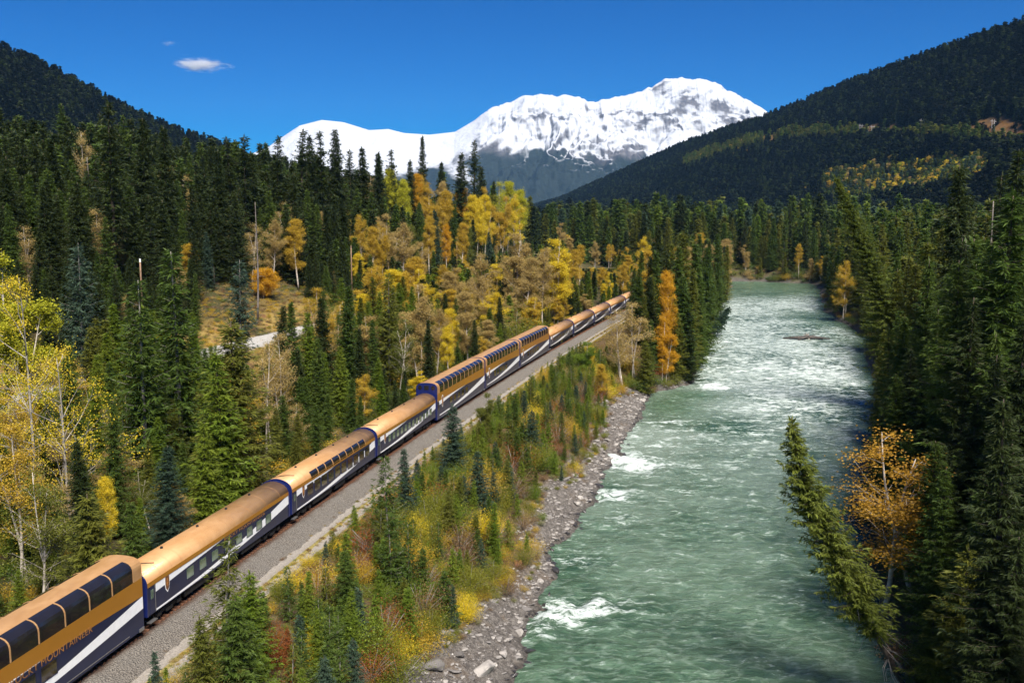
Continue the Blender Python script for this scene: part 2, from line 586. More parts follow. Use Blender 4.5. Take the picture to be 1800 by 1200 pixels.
# snow mountain
SK = np.array([(-300, 330), (0, 318), (250, 305), (380, 290), (467, 262), (490, 246), (528, 221), (567, 211), (605, 215), (650, 229), (683, 227), (711, 234), (755, 237), (800, 232), (839, 209),
               (855, 197), (867, 188), (890, 180), (911, 171), (950, 165), (975, 169), (994, 168), (1015, 171), (1033, 179), (1050, 177), (1067, 173), (1100, 164), (1144, 154), (1155, 147), (1167, 140),
               (1195, 138), (1217, 137), (1240, 141), (1255, 148), (1280, 160), (1300, 170), (1330, 188), (1350, 201), (1450, 256), (1600, 320), (2200, 345)])
MX = np.concatenate([np.linspace(-300, 430, 60), np.linspace(431, 1420, 720), np.linspace(1421, 2200, 60)])
MV = np.concatenate([np.linspace(-.15, -.01, 8), np.linspace(0, .55, 140), np.linspace(.56, 1, 40)])
Y0, Y1 = 9600.0, 6600.0
sk = np.interp(MX, SK[:, 0], SK[:, 1]) + 2.4 * fbm(MX * .05, MX * 0, 5, 81, .6) * sstep(820, 860, MX)
V = MV[None, :]
YY = Y0 + (Y1 - Y0) * V + 0 * MX[:, None]
XX = (MX[:, None] - 900) / FPX * (Y0 * .985 + (Y1 - Y0) * V * .55)
ZR = ray(900, sk, Y0)[1][:, None]
base = np.where(V < 0, 1 + 2.2 * V, (1 - np.clip(V, 0, 1)) ** 1.25)
ZZ = -150 + (ZR + 150) * base
rid = 1 - np.abs(fbm(XX * .0012 + .3 * fbm(XX * .001, YY * .001, 2, 82), YY * .0007, 5, 83, .55))
rid2 = 1 - np.abs(fbm(XX * .0052, YY * .0035, 4, 85, .6))
craggy = sstep(820, 880, MX)[:, None] * 1.0 + .34
ZZ = ZZ + np.clip(V, 0, 1) ** .55 * (1 - np.clip(V, 0, 1)) ** .7 * craggy * (430 * (rid - .74) + 70 * (rid2 - .74))
# the big right-hand buttress with its ledge
bx, by = MX[:, None], proj(XX, YY, ZZ)[1]
t = NT('snow_mountain')
g = t.new('NewGeometry')
sep = t.new('SeparateXYZ')
t.l.new(g.outputs['Normal'], sep.inputs[0])
pos = t.position((1, .6, 1.6))
nz, nf = t.noise(pos, .0035, 6, .62), t.noise(pos, .022, 7, .7)
streak = t.noise(t.position((1, 1, 3.2), 0), .010, 5, .7, dist=1.2)
snow = t.attr('snow')
rockm = t.attr('rockm')
cover = t.math('ADD', snow, t.math('MULTIPLY', t.math('SUBTRACT', nz, .5), .4))
cover = t.math('SUBTRACT', cover, t.math('MULTIPLY', t.attr('crag'), .12))
cover = t.math('SUBTRACT', cover, t.math('MULTIPLY', rockm, t.math('ADD', .40, t.math('MULTIPLY', t.attr('crag'), .75))))
cover = t.math('ADD', cover, t.math('MULTIPLY', t.math('SUBTRACT', sep.outputs['Z'], .80), 2.0))
fac = t.ramp(t.math('ADD', cover, t.math('MULTIPLY', t.math('SUBTRACT', nf, .5), .5)), .05, .80)
rock = t.mix(t.ramp(nf, .3, .7), (.05, .05, .058), (.14, .135, .14))
trees = t.mix(t.ramp(nf, .3, .7), (.006, .013, .013), (.014, .024, .02))
low = t.mix(t.attr('tree'), rock, trees)
c = t.mix(fac, low, (.48, .50, .54))
M_SNOW = t.done(t.bsdf(c, .75, 0, t.bump(t.math('ADD', nf, t.math('MULTIPLY', streak, .6)), .45, 40), .25))
me = mesh_from('snow_mountain', np.stack([XX, YY, ZZ], -1).reshape(-1, 3), grid_faces(*XX.shape), [M_SNOW], True)
line = np.interp(MX, [0, 500, 640, 700, 790, 850, 950, 1050, 1120, 1250, 1350, 1500], [330, 330, 310, 285, 268, 252, 250, 262, 258, 238, 238, 262])[:, None] + 0 * by
vattr(me, 'snow', np.clip(.95 - (by - line + 26 * fbm(XX * .003, ZZ * .004, 4, 88)) / 40, -0.4, 1.12))
rm = 1.0 * np.exp(-((bx - 1120) / 85) ** 4 - ((by - 213) / 24) ** 4) + .85 * np.exp(-((bx - 1215) / 75) ** 4 - ((by - 175 - (bx - 1215) * .32) / 24) ** 2) + .6 * np.exp(-((bx - 945) / 70) ** 2 - ((by - 200) / 16) ** 2) \
    + .8 * np.exp(-((bx - 945) / 30) ** 2 - ((by - 232) / 14) ** 2) + .35 * np.exp(-((bx - 690) / 30) ** 2 - ((by - 232) / 8) ** 2) + .6 * np.exp(-((bx - 1290) / 60) ** 2 - ((by - 215) / 22) ** 2)
rm = rm * (1 - .9 * np.exp(-((bx - 1135 + (by - 180) * .0) / 13) ** 2 - ((by - 178) / 24) ** 2)) * (1 - .8 * np.exp(-((by - 236 - .02 * (bx - 1120)) / 5) ** 2))
vattr(me, 'rockm', np.clip(rm, 0, 1.2))
crag = 1 - np.abs(fbm(XX * .0032 + ZZ * .002 + .9 * fbm(XX * .002, ZZ * .003, 2, 91), ZZ * .0055 - XX * .0018, 6, 92, .6))
vattr(me, 'crag', np.clip((crag - .45) * 1.7, 0, 1))
vattr(me, 'tree', sstep(0, 26, by - line + 12 * fbm(XX * .004, YY * .004, 3, 90)))
tag(link('snow_mountain', me), kind='structure')

# ------------------------------------------------------------------ railway
t = NT('ballast_stone')
pos = t.position()
vor = t.new('TexVoronoi')
t.l.new(pos, vor.inputs['Vector'])
vor.inputs['Scale'].default_value = 7.0
n1, n2 = t.noise(pos, .5, 4, .6), t.noise(pos, 9, 4, .7)
c = t.mix(t.ramp(n2, .3, .7), (.07, .062, .053), (.29, .26, .225))
c = t.mix(t.ramp(n1, .42, .66, 0, .5), c, (.19, .175, .155))
c = t.mix(t.math('MULTIPLY', t.attr('rust'), .8), c, (.085, .045, .028))
M_BALLAST = t.done(t.bsdf(c, .95, 0, t.bump(t.math('ADD', vor.outputs['Distance'], n2), 1.0, .15), .15))
t = NT('dirt_road')
pos = t.position()
n1, n2 = t.noise(pos, .7, 4, .6), t.noise(pos, 6, 4, .65)
c = t.mix(t.ramp(n2, .3, .7), (.19, .17, .145), (.31, .28, .245))
grassy = t.mix(t.ramp(n2, .35, .65), (.16, .15, .045), (.28, .22, .085))
c = t.mix(t.ramp(t.math('ADD', t.attr('verge'), t.math('MULTIPLY', t.math('SUBTRACT', n1, .5), 1.1)), .42, .62), c, grassy)
M_ROAD = t.done(t.bsdf(c, .95, 0, t.bump(n2, .6, .1), .15))


def sweep(name, prof, s0, s1, step, mat, smooth=False, wob=None):
    ss = np.arange(s0, s1, step)
    X, Y, h = track(ss)
    off = np.array([p[0] for p in prof])
    z = np.array([p[1] for p in prof])
    VX = X[:, None] + off[None, :] * np.sin(h)[:, None]
    VY = Y[:, None] - off[None, :] * np.cos(h)[:, None]
    VZ = np.repeat(z[None, :], len(ss), 0)
    if wob is not None:
        VZ = VZ + wob(VX, VY, np.repeat(off[None, :], len(ss), 0))
    return mesh_from(name, np.stack([VX, VY, VZ], -1).reshape(-1, 3), grid_faces(*VX.shape), [mat], smooth), np.repeat(off[None, :], len(ss), 0)


bp = [(x, np.interp(abs(x), [0, 2.0, 3.9, 4.6], [-.19, -.19, -.92, -1.2])) for x in np.linspace(-4.6, 4.6, 41)]
me, off = sweep('ballast', bp, 22, 700, .5, M_BALLAST, True, lambda X, Y, o: .05 * fbm(X * 1.3, Y * 1.3, 3, 101) * (np.abs(o) < 4.4) - .02 * (np.abs(o) < 1.6))
vattr(me, 'rust', sstep(2.0, 1.3, np.abs(off) + .25 * noise(off * 3, np.arange(off.shape[0])[:, None] * .7, 5)))
tag(link('ballast', me), kind='structure')
rp = [(x, -1.0 + np.interp(x, [3.9, 4.5, 5.15, 5.8, 6.7], [0, -.06, .03, -.06, -.04])) for x in np.linspace(3.9, 6.7, 25)]
me, off = sweep('dirt_road', rp, 22, 420, .6, M_ROAD, True, lambda X, Y, o: .03 * fbm(X * 1.1, Y * 1.1, 2, 103) + .06)
vg = np.maximum(np.exp(-((off - 5.15) / .28) ** 2) * .9, np.maximum(sstep(5.9, 6.6, off), .3 * sstep(4.3, 3.9, off)))
vattr(me, 'verge', vg)
tag(link('dirt_road', me), kind='structure')

M_RAIL = plain('rail_steel', (.16, .10, .075), .45, .7)
M_TIE = plain('tie_wood', (.20, .095, .055), .9, 0, .2, 0, .4, 2.0)
trk = link('railway_track', None, loc=(*[float(v) for v in track(90)[:2]], 0))
tag(trk, 'railway track with brown wooden ties in grey ballast under the train', 'railway track')
bpy.context.view_layer.update()
ti = trk.matrix_world.inverted()
for o_ in (-.755, .755):
    pr = [(o_ - .035, -.17), (o_ - .012, -.15), (o_ - .012, -.05), (o_ - .036, -.04), (o_ - .036, 0), (o_ + .036, 0), (o_ + .036, -.04), (o_ + .012, -.05), (o_ + .012, -.15), (o_ + .035, -.17)]
    me, _ = sweep('rail', pr, 22, 700, 2.0, M_RAIL)
    me.transform(ti)
    link('rail', me, trk)
tie_me = MB().box(-.13, .13, -1.38, 1.38, -.27, -.085).mesh('tie', M_TIE)
mb = MB()
k = 0
for s in np.arange(52, 420, .58):
    X, Y, h = [float(v) for v in track(s)]
    X0, Y0_ = X - trk.location.x, Y - trk.location.y
    if k < 300 and s > 58:
        link('tie', tie_me, trk, (X0, Y0_, random.uniform(-.012, .012)), (0, 0, h + random.uniform(-.012, .012)))
        k += 1
    else:
        cs, sn = math.cos(h), math.sin(h)
        o = len(mb.v)
        mb.box(-.13, .13, -1.38, 1.38, -.27, -.085)
        for i in range(o, len(mb.v)):
            x, y, z = mb.v[i]
            mb.v[i] = (X0 + x * cs - y * sn, Y0_ + x * sn + y * cs, z)
tag(mb.build('tie_run', M_TIE, trk), kind='stuff')

# ------------------------------------------------------------------ train
M_NAVY = plain('navy_paint', (.010, .015, .048), .3, 0, .35, .12, .12, .8)
M_HOOP = plain('deep_blue_paint', (.008, .014, .085), .3, 0, .5, .3, .1)
M_WHITE = plain('white_paint', (.86, .87, .88), .3, 0, .5, .3, .04)
M_BLACK = plain('black_rubber', (.012, .012, .013), .7)
M_UNDER = plain('underframe_grime', (.022, .02, .019), .75, .2, .4, 0, .4)
M_LETTER = plain('gold_lettering', (.36, .16, .045), .4, .2)
M_BRONZE = plain('emblem_bronze', (.20, .085, .035), .4, .3)
M_STEEL = plain('steel', (.35, .35, .36), .35, .8)
t = NT('gold_paint')
nz = t.noise(t.coords('Object', (.4, 1, 1)), 1.1, 5, .65)
n2 = t.noise(t.coords('Object', (2.2, .25, .25)), 1.0, 4, .7)
c = t.mix(t.ramp(nz, .3, .7), (.40, .215, .085), (.47, .27, .12))
c = t.mix(t.ramp(n2, .5, .75, 0, .45), c, (.34, .17, .065))
c = t.mix(t.ramp(t.noise(t.coords('Object', (.15, 3, 3)), 2.0, 5, .7), .55, .8, 0, .35), c, (.22, .13, .07))
M_GOLD = t.done(t.bsdf(c, t.ramp(nz, .3, .7, .42, .58), .15, None, .45, .12))
t = NT('gold_band_paint')
nz = t.noise(t.coords('Object', (.4, 1, 1)), 1.1, 4, .6)
M_BAND = t.done(t.bsdf(t.mix(nz, (.36, .155, .018), (.43, .19, .025)), .33, .2, None, .5, .4))
t = NT('tinted_glass')
M_GLASS = t.done(t.bsdf(t.mix(t.noise(t.coords(), .6, 3), (.008, .008, .011), (.022, .018, .018)), .05, 0, None, .85, .5))
t = NT('green_tinted_glass')
M_GLASS2 = t.done(t.bsdf(t.mix(t.ramp(t.noise(t.coords(), .9, 3), .35, .65), (.06, .10, .075), (.17, .23, .175)), .08, 0, None, .7, .4))

JX = [257, 508, 660, 766, 849, 911, 963, 1006, 1042, 1071, 1096]
JY = [72.8, 99.0, 123.9, 149.0, 176.2, 201.5, 228.0, 254.0, 280.2, 303.6, 329.0]
JS = [float(np.interp(y, YS, SS)) for y in JY]
JS = [JS[0] - 27.2] + JS + [JS[-1] + 25.9]

ROOF = [(1.56, 2.96), (1.56, 3.16), (1.53, 3.36), (1.44, 3.58), (1.27, 3.78), (1.02, 3.95), (.68, 4.08), (.34, 4.16), (0, 4.19)]
ROOF = ROOF + [(-y, z) for y, z in ROOF[-2::-1]]
DOME = [(1.585, 4.72), (1.56, 4.92), (1.47, 5.12), (1.30, 5.28), (1.06, 5.38), (.78, 5.43)]


def strip(mb, pts, y, thick=.004):
    """ribbon on the right side (y = -W): pts are (x, z_low, z_high)"""
    n = len(pts)
    v = []
    for x, a, b in pts:
        v += [(x, -y - thick, a), (x, -y - thick, b), (x, -y + .02, a), (x, -y + .02, b)]
    f = []
    for i in range(n - 1):
        o = i * 4
        f += [(o, o + 4, o + 5, o + 1), (o + 1, o + 5, o + 7, o + 3), (o + 2, o + 6, o + 4, o)]
    f += [(0, 1, 3, 2), (4 * n - 4, 4 * n - 2, 4 * n - 1, 4 * n - 3)]
    mb.add(v, f)
    return mb


def window_mesh(w, h, glass, frame, ft=.05):
    m = MB()
    for a in ((-w / 2 - ft, w / 2 + ft, -h / 2 - ft, -h / 2), (-w / 2 - ft, w / 2 + ft, h / 2, h / 2 + ft), (-w / 2 - ft, -w / 2, -h / 2, h / 2), (w / 2, w / 2 + ft, -h / 2, h / 2)):
        m.box(a[0], a[1], -.022, .02, a[2], a[3])
    p = MB().box(-w / 2, w / 2, -.010, .02, -h / 2, h / 2)
    return m.mesh('window', frame), p.mesh('pane', glass)


def windows(root, xs, z, w, h, W, glass, frame, name='window'):
    fm, pm = window_mesh(w, h, glass, frame)
    for x in xs:
        o = link(name, fm, root, (x, -W, z))
        link('pane', pm, o)


def arc_pts(f, x0, x1, n=28):
    return [(x, *f((x - x0) / (x1 - x0))) for x in np.linspace(x0, x1, n)]


BOGIE = MB()
BOGIE.box(-1.9, 1.9, -1.22, -1.08, .42, .66).box(-1.9, 1.9, 1.08, 1.22, .42, .66).box(-.3, .3, -1.2, 1.2, .4, .7)
BOGIE.box(-1.75, -1.2, -1.32, -1.05, .34, .58).box(1.2, 1.75, -1.32, -1.05, .34, .58).box(-.45, .45, -1.34, -1.1, .30, .5)
BOGIE_ME = BOGIE.mesh('bogie', M_UNDER)
WH = MB()
for a in (0,):
    n = 20
    v = [(.46 * math.cos(2 * math.pi * i / n), y, .46 * math.sin(2 * math.pi * i / n)) for y in (-.07, .07) for i in range(n)]
    WH.add(v, [tuple(range(n)), tuple(range(2 * n - 1, n - 1, -1))] + [(i, n + i, n + (i + 1) % n, (i + 1) % n) for i in range(n)])
WHEEL_ME = WH.mesh('wheel', M_UNDER)


def bogies(root, L):
    for x in (3.6, L - 3.6):
        b = link('bogie', BOGIE_ME, root, (x, 0, 0))
        for dx in (-1.3, 1.3):
            for y in (-.8, .8):
                link('wheel', WHEEL_ME, b, (dx, y, .46))


def lettering(root, x, z, W, size, length, mat):
    cu = bpy.data.curves.new('lettering', 'FONT')
    cu.body = 'ROCKY MOUNTAINEER'
    cu.size = size / .72
    cu.space_character = 1.06
    cu.extrude = .004
    cu.materials.append(mat)
    o = link('lettering', cu, root, (x, -W - .008, z), (math.pi / 2, 0, 0))
    bpy.context.view_layer.update()
    me = bpy.data.meshes.new_from_object(o.evaluated_get(bpy.context.evaluated_depsgraph_get()))
    bpy.data.objects.remove(o)
    wid = max(v.co.x for v in me.vertices)
    return link('lettering', me, root, (x, -W - .008, z), (math.pi / 2, 0, 0), (length / wid, 1, 1))


def emblem(root, x, z, W, s=1.0):
    pts = [(-.34, -.15), (-.34, .42), (-.27, .62), (-.12, .74), (.12, .74), (.27, .62), (.34, .42), (.34, -.15), (.24, -.48), (0, -.72), (-.24, -.48)]

    def plate(k, d):
        n = len(pts)
        v = [(px * k * s, -d, pz * k * s) for px, pz in pts] + [(px * k * s, 0.02, pz * k * s) for px, pz in pts]
        return MB().add(v, [tuple(range(n))] + [(i, n + i, n + (i + 1) % n, (i + 1) % n) for i in range(n)])
    e = plate(1.18, .012).build('emblem', M_WHITE, root, loc=(x, -W, z))
    plate(1.0, .022).build('shield', M_BRONZE, e)
    m = MB().tube([(-.15 * s, -.026, -.1 * s), (0, -.026, .35 * s), (.15 * s, -.026, -.1 * s)], .03 * s, 4)
    m.tube([(-.1 * s, -.026, -.3 * s), (0, -.026, 0), (.1 * s, -.026, -.3 * s)], .025 * s, 4)
    m.build('monogram', M_LETTER, e)


def car_root(i, label):
    s0, s1 = JS[i] + .28, JS[i + 1] - .28
    xa, ya, _ = track(s0)
    xb, yb, _ = track(s1)
    h = math.atan2(yb - ya, xb - xa)
    L = float(math.hypot(xb - xa, yb - ya))
    o = link('passenger_coach', None, loc=(float(xa), float(ya), 0), rot=(0, 0, h), scale=(1, 1.04, 1.12))
    tag(o, label, 'train coach', 'coaches of the train')
    return o, L


def ring(mb, prof, x0, x1, k, zc):
    mb.prism([(y * k, zc + (z - zc) * k) for y, z in prof], x0, x1)


def coach(i, label, kind):
    root, L = car_root(i, label)
    W = 1.535
    MB().prism([(-W, .98), (-W, 2.99), (W, 2.99), (W, .98)], 0, L).build('body', M_NAVY, root)
    MB().prism(ROOF, .06, L - .06).build('roof', M_GOLD, root, smooth=True)
    rf = root.children[-1]
    for f in rf.data.polygons:
        if len(f.vertices) > 4: f.use_smooth = False
    lo = MB()
    strip(lo, [(x, 2.985, 3.30) for x in np.linspace(.08, L - .08, 6)], 1.562, .003)
    lo.build('cornice_band', M_BAND, root)
    full = [(W + .05, .98)] + [(y * 1.03, 3.0 + (z - 3.0) * 1.05) for y, z in ROOF] + [(-W - .05, .98)]
    for x in (-.02, L - .12):
        MB().prism(full, x, x + .14).build('end_frame', M_HOOP, root)
    MB().box(-.30, -.03, -.95, .95, 1.0, 3.5).build('diaphragm', M_BLACK, root)
    u = MB().box(5.9, 11.0, -1.35, 1.35, .42, .99).box(12.2, 15.2, -1.3, 1.3, .36, .99).box(16.0, L - 6.2, -1.35, 1.35, .5, .99).box(.3, L - .3, -1.1, 1.1, .8, .99)
    u.build('underframe', M_UNDER, root)
    bogies(root, L)
    # white stripes
    up = MB()
    strip(up, arc_pts(lambda q: (2.98 - .62 * (1 - q) ** .9 * (1 - .15 * q), 2.982), 1.35, L * .50), W)
    up.build('upper_stripe', M_WHITE, root)
    dn = MB()

    def low(q):
        c_ = 1.03 + .12 * q + 1.55 * max(0, q - .22) ** 1.75 * 1.02
        w_ = .12 + .75 * q ** 1.5
        return (max(1.0, c_), min(2.975, c_ + w_))
    strip(dn, arc_pts(low, 1.3, L - .14, 36), W)
    dn.build('lower_stripe', M_WHITE, root)
    # door at the near end
    d = MB().box(.45, 1.18, -W - .012, -W + .02, 1.05, 2.93).build('door', M_NAVY, root)
    MB().box(.62, 1.0, -W - .02, -W, 2.05, 2.7).build('pane', M_GLASS2, d)
    MB().box(1.2, 1.26, -W - .03, -W + .02, 1.0, 2.95).build('grab_rail', M_STEEL, root)
    MB().box(.3, 1.3, -1.62, -1.3, .42, .5).build('step', M_STEEL, root)
    emblem(root, 3.0, 2.5, W, .85)
    if kind == 'letters':
        xs = [6.5, 8.6, 10.7, 13.1, 15.2, 17.3, 19.3, 21.3]
        windows(root, xs, 2.12, 1.15, .78, W, M_GLASS2, M_NAVY)
        lettering(root, 12.4, 2.66, W, .25, 8.2, M_LETTER)
    elif kind == 'skylight':
        xs = [L * (.19 + .077 * k) for k in range(10)]
        windows(root, xs, 2.22, 1.55, 1.05, W, M_GLASS, M_NAVY)
        n = 8
        x0, x1 = L * .20, L * .86
        st = (x1 - x0) / n
        for k in range(n):
            a, b = x0 + k * st + .12, x0 + (k + 1) * st - .12
            prof = [(-y * 1.012, 3.0 + (z - 3.0) * 1.012) for y, z in ROOF[1:5]]
            inner = [(-y * .97, 3.0 + (z - 3.0) * .97) for y, z in ROOF[1:5]]
            w_ = MB().prism(prof + inner[::-1], a, b).build('skylight', M_GLASS, root)
            MB().prism([(y * 1.004, 3 + (z - 3) * 1.006) for y, z in prof[:1]] + [(y * 1.012, 3 + (z - 3) * 1.012) for y, z in prof] + [(y * .99, 3 + (z - 3) * .99) for y, z in prof[::-1]], b, b + .07).build('frame', M_GOLD, w_)
    else:
        n = 12
        xs = [L * (.19 + .064 * k) for k in range(n)]
        windows(root, xs, 2.12, 1.05, .80, W, M_GLASS2 if kind == 'plain' else M_GLASS, M_NAVY)
    # roof fittings
    MB().tube([(1.2, .9, 4.05), (1.2, .05, 4.24), (1.7, -.3, 4.2), (2.4, -.85, 4.06)], .03, 4).build('roof_aerial', M_UNDER, root)
    for q in (.2, .42, .62, .8):
        MB().tube([(L * q, .12, 4.16), (L * q, .12, 4.32)], [.13, .1], 8).build('roof_vent', M_UNDER, root)
    pr = [(y * 1.003, 3.0 + (z - 3.0) * 1.004) for y, z in ROOF]
    sm = MB().prism(pr, 0, .03).mesh('roof_seam', M_GOLD)
    for q in np.linspace(.08, .92, 8):
        link('roof_seam', sm, root, (L * q, 0, 0))
    return root


def dome(i, label, n_pane, navy_end=False, letters=False):
    root, L = car_root(i, label)
    W = 1.585
    MB().prism([(-W, .42), (-W, 4.0), (W, 4.0), (W, .42)], 0, L).build('body', M_NAVY, root)
    gb = MB()
    strip(gb, arc_pts(lambda q: (3.12 - .42 * q ** 3 - .22 * (1 - q) ** 2, 4.005), .0, L), W, .006)
    gb.build('gold_band', M_BAND, root)
    gl = strip(MB(), [(0, 2.9, 4.0), (L, 2.9, 4.0)], W, .006)
    gl.v = [(x, -y, z) for x, y, z in gl.v]
    gl.build('gold_band', M_BAND, root)
    cap = DOME + [(.4, 5.47), (0, 5.48), (-.4, 5.47)] + [(-y, z) for y, z in DOME[::-1]]
    capfull = [(W, 3.98)] + cap + [(-W, 3.98)]
    e0 = 1.15
    for x0, x1 in ((0.0, e0), (L - e0, L)):
        MB().prism(capfull, x0, x1).build('end_cap', M_GOLD, root)
    MB().prism([(-.80, 5.36), (-.80, 5.44), (-.4, 5.48), (0, 5.49), (.4, 5.48), (.80, 5.44), (.80, 5.36)], e0, L - e0).build('roof', M_GOLD, root)
    MB().prism([(y * .93, 3.99 + (z - 3.99) * .93) for y, z in capfull], e0 - .02, L - e0 + .02).build('interior', M_BLACK, root)
    st = (L - 2 * e0) / n_pane
    for sd in (-1, 1):
        prof = [(sd * W, 4.03)] + [(sd * y, z) for y, z in DOME]
        inner = [(y * .965, 4.03 + (z - 4.03) * .955) for y, z in prof]
        pm = MB().prism(prof + inner[::-1], .05, st - .05).mesh('window', M_GLASS)
        rim = MB().prism([(y * 1.016, 4.03 + (z - 4.03) * 1.012) for y, z in prof] + [(y * .985, 4.03 + (z - 4.03) * .985) for y, z in prof[::-1]], -.055, .055).mesh('rib', M_GOLD)
        for k in range(n_pane):
            link('window', pm, root, (e0 + k * st, 0, 0))
        for k in range(n_pane + 1):
            link('rib', rim, root, (e0 + k * st, 0, 0))
    # stripes
    up = MB()
    zt = lambda q: 3.12 - .42 * q ** 3 - .22 * (1 - q) ** 2
    strip(up, [(x, a, b) for x, a, b in arc_pts(lambda q: (zt(q * .55) - .02 - .55 * (1 - q) ** 1.3, zt(q * .55) - .004), .9, L * .55)], W)
    up.build('upper_stripe', M_WHITE, root)
    dn = MB()

    def low(q):
        c_ = .86 + .10 * q + 1.28 * max(0, q - .2) ** 1.6
        w_ = .12 + .74 * q ** 1.4
        return (c_, min(zt(q) - .01, c_ + w_))
    strip(dn, arc_pts(low, 1.2, L - .02, 36), W)
    dn.build('lower_stripe', M_WHITE, root)
    windows(root, [L * q for q in (.26, .34, .42, .50, .58)], 2.12, 1.6, .9, W, M_GLASS, M_NAVY)
    MB().box(2.0, L - 2.0, -W - .02, -W + .02, .58, .64).build('side_rail', M_STEEL, root)
    d = MB().box(.35, 1.1, -W - .012, -W + .02, .75, 2.7).build('door', M_NAVY, root)
    MB().box(.5, .95, -W - .02, -W, 1.75, 2.4).build('pane', M_GLASS, d)
    emblem(root, 2.7, 2.62, W, 1.0)
    if letters:
        lettering(root, L - 14.9, 2.66, W + .004, .42, 8.5, M_LETTER)
    if navy_end:
        full = [(W + .02, .42)] + [(y * 1.012, 4.0 + (z - 4.0) * 1.012) for y, z in capfull] + [(-W - .02, .42)]
        e = MB().prism(full, -.10, .10).build('end_panel', M_HOOP, root)
        for y, w_ in ((-1.0, .30), (0, .36), (1.0, .30)):
            if y:
                n = 16
                v = [(-.13, y + .3 * math.cos(2 * math.pi * q / n), 4.85 + .3 * math.sin(2 * math.pi * q / n)) for q in range(n)] + [(-.09, y + .3 * math.cos(2 * math.pi * q / n), 4.85 + .3 * math.sin(2 * math.pi * q / n)) for q in range(n)]
                MB().add(v, [tuple(range(n - 1, -1, -1))] + [(q, (q + 1) % n, n + (q + 1) % n, n + q) for q in range(n)]).build('porthole', M_GLASS, e)
            else:
                MB().box(-.13, -.09, -.34, .34, 4.56, 5.14).build('end_window', M_GLASS, e)
        MB().box(-.34, -.1, -.95, .95, .9, 3.3).build('diaphragm', M_BLACK, root)
    else:
        full = [(W + .015, .42)] + [(y * 1.008, 4.0 + (z - 4.0) * 1.008) for y, z in capfull] + [(-W - .015, .42)]
        MB().prism(full, -.04, .06).build('end_frame', M_HOOP, root)
        MB().box(-.34, -.05, -.95, .95, .9, 3.3).build('diaphragm', M_BLACK, root)
    MB().box(6.2, L - 6.2, -1.4, 1.4, .2, .43).box(.3, L - .3, -1.0, 1.0, .3, .43).build('underframe', M_UNDER, root)
    bogies(root, L)
    MB().box(L - .7, L - .1, -1.66, -1.45, .4, .62).build('step', M_STEEL, root)
    return root


dome(0, 'nearest double-deck dome coach with large gold lettering, cut off by the picture edge', 9, False, True)
coach(1, 'single-deck coach with eight green-tinted windows, coupled behind the nearest dome coach', 'letters')
coach(2, 'single-deck coach with a row of skylight panes along its roof edge', 'skylight')
coach(3, 'single-deck coach with twelve small windows, in front of the blue-ended dome coach', 'plain')
dome(4, 'double-deck dome coach showing its dark blue end wall with portholes', 11, True)
dome(5, 'middle of the three double-deck dome coaches coupled together', 11)
dome(6, 'farthest of the three double-deck dome coaches, with low coaches beyond it', 11)
coach(7, 'first single-deck coach beyond the three dome coaches', 'far')
coach(8, 'second single-deck coach beyond the three dome coaches', 'far')
coach(9, 'third single-deck coach beyond the three dome coaches', 'far')
coach(10, 'fourth single-deck coach beyond the dome coaches, nearest the spruce clump', 'far')
coach(11, 'farthest coach of the train, disappearing behind the spruce clump', 'far')

# ------------------------------------------------------------------ plants: materials
M_BARK = plain('conifer_bark', (.085, .065, .05), .9, 0, .15, 0, .4, 1.5)
M_BARKGREY = plain('grey_bark', (.26, .235, .205), .85, 0, .2, 0, .35, 1.5)
M_DEADWOOD = plain('dead_wood', (.15, .13, .115), .9, 0, .15, 0, .4, 1.0)
M_BIRCHBARK = plain('birch_bark', (.42, .37, .31), .8, 0, .2, 0, .35, 2.0)
TINT = {
    'dark': leafy('spruce_dark_needles', (.030, .048, .013), (.054, .074, .019)),
    'green': leafy('spruce_green_needles', (.060, .105, .016), (.105, .150, .026)),
    'olive': leafy('spruce_olive_needles', (.105, .125, .016), (.165, .170, .026)),
    'amber': leafy('amber_leaves', (.40, .22, .02), (.48, .28, .03), (.26, .15, .05)),
    'fern': leafy('leaning_spruce_needles', (.105, .140, .018), (.165, .190, .030)),
    'fresh': leafy('fir_fresh_needles', (.110, .180, .016), (.190, .235, .024)),
    'blue': leafy('spruce_blue_needles', (.045, .080, .050), (.075, .120, .075)),
    'gold': leafy('golden_leaves', (.45, .30, .025), (.54, .37, .04), (.36, .23, .03)),
    'yellow': leafy('yellow_leaves', (.62, .46, .02), (.68, .53, .035), (.50, .37, .02)),
    'lime': leafy('lime_leaves', (.36, .36, .02), (.50, .47, .03), (.26, .30, .03)),
    'orange': leafy('orange_leaves', (.54, .28, .012), (.62, .36, .02), (.44, .25, .02)),
    'tan': leafy('tan_leaves', (.38, .275, .085), (.46, .34, .12), (.28, .19, .07)),
    'rust': leafy('rust_leaves', (.26, .075, .018), (.34, .12, .03), (.20, .11, .03)),
    'pitch': leafy('distant_needles', (.005, .009, .005), (.011, .017, .008)),
    'brush': leafy('brown_brush', (.13, .07, .035), (.21, .12, .05), (.16, .13, .03), .2),
    'moss': leafy('bush_green_leaves', (.15, .17, .018), (.25, .235, .026), (.10, .14, .02)),
}


# ------------------------------------------------------------------ plants: shapes
def blades(P, D, S, ln, w, droop=0.25):
    """kite-shaped sprays: P base, D direction, S side; returns verts, quads"""
    n = len(P)
    ln, w = np.broadcast_to(ln, n)[:, None], np.broadcast_to(w, n)[:, None]
    mid = P + D * ln * .45
    tip = P + D * ln
    tip[:, 2] -= (droop * ln)[:, 0]
    V = np.stack([P, mid + S * w, tip, mid - S * w], 1).reshape(-1, 3)
    return V, np.arange(4 * n).reshape(-1, 4)


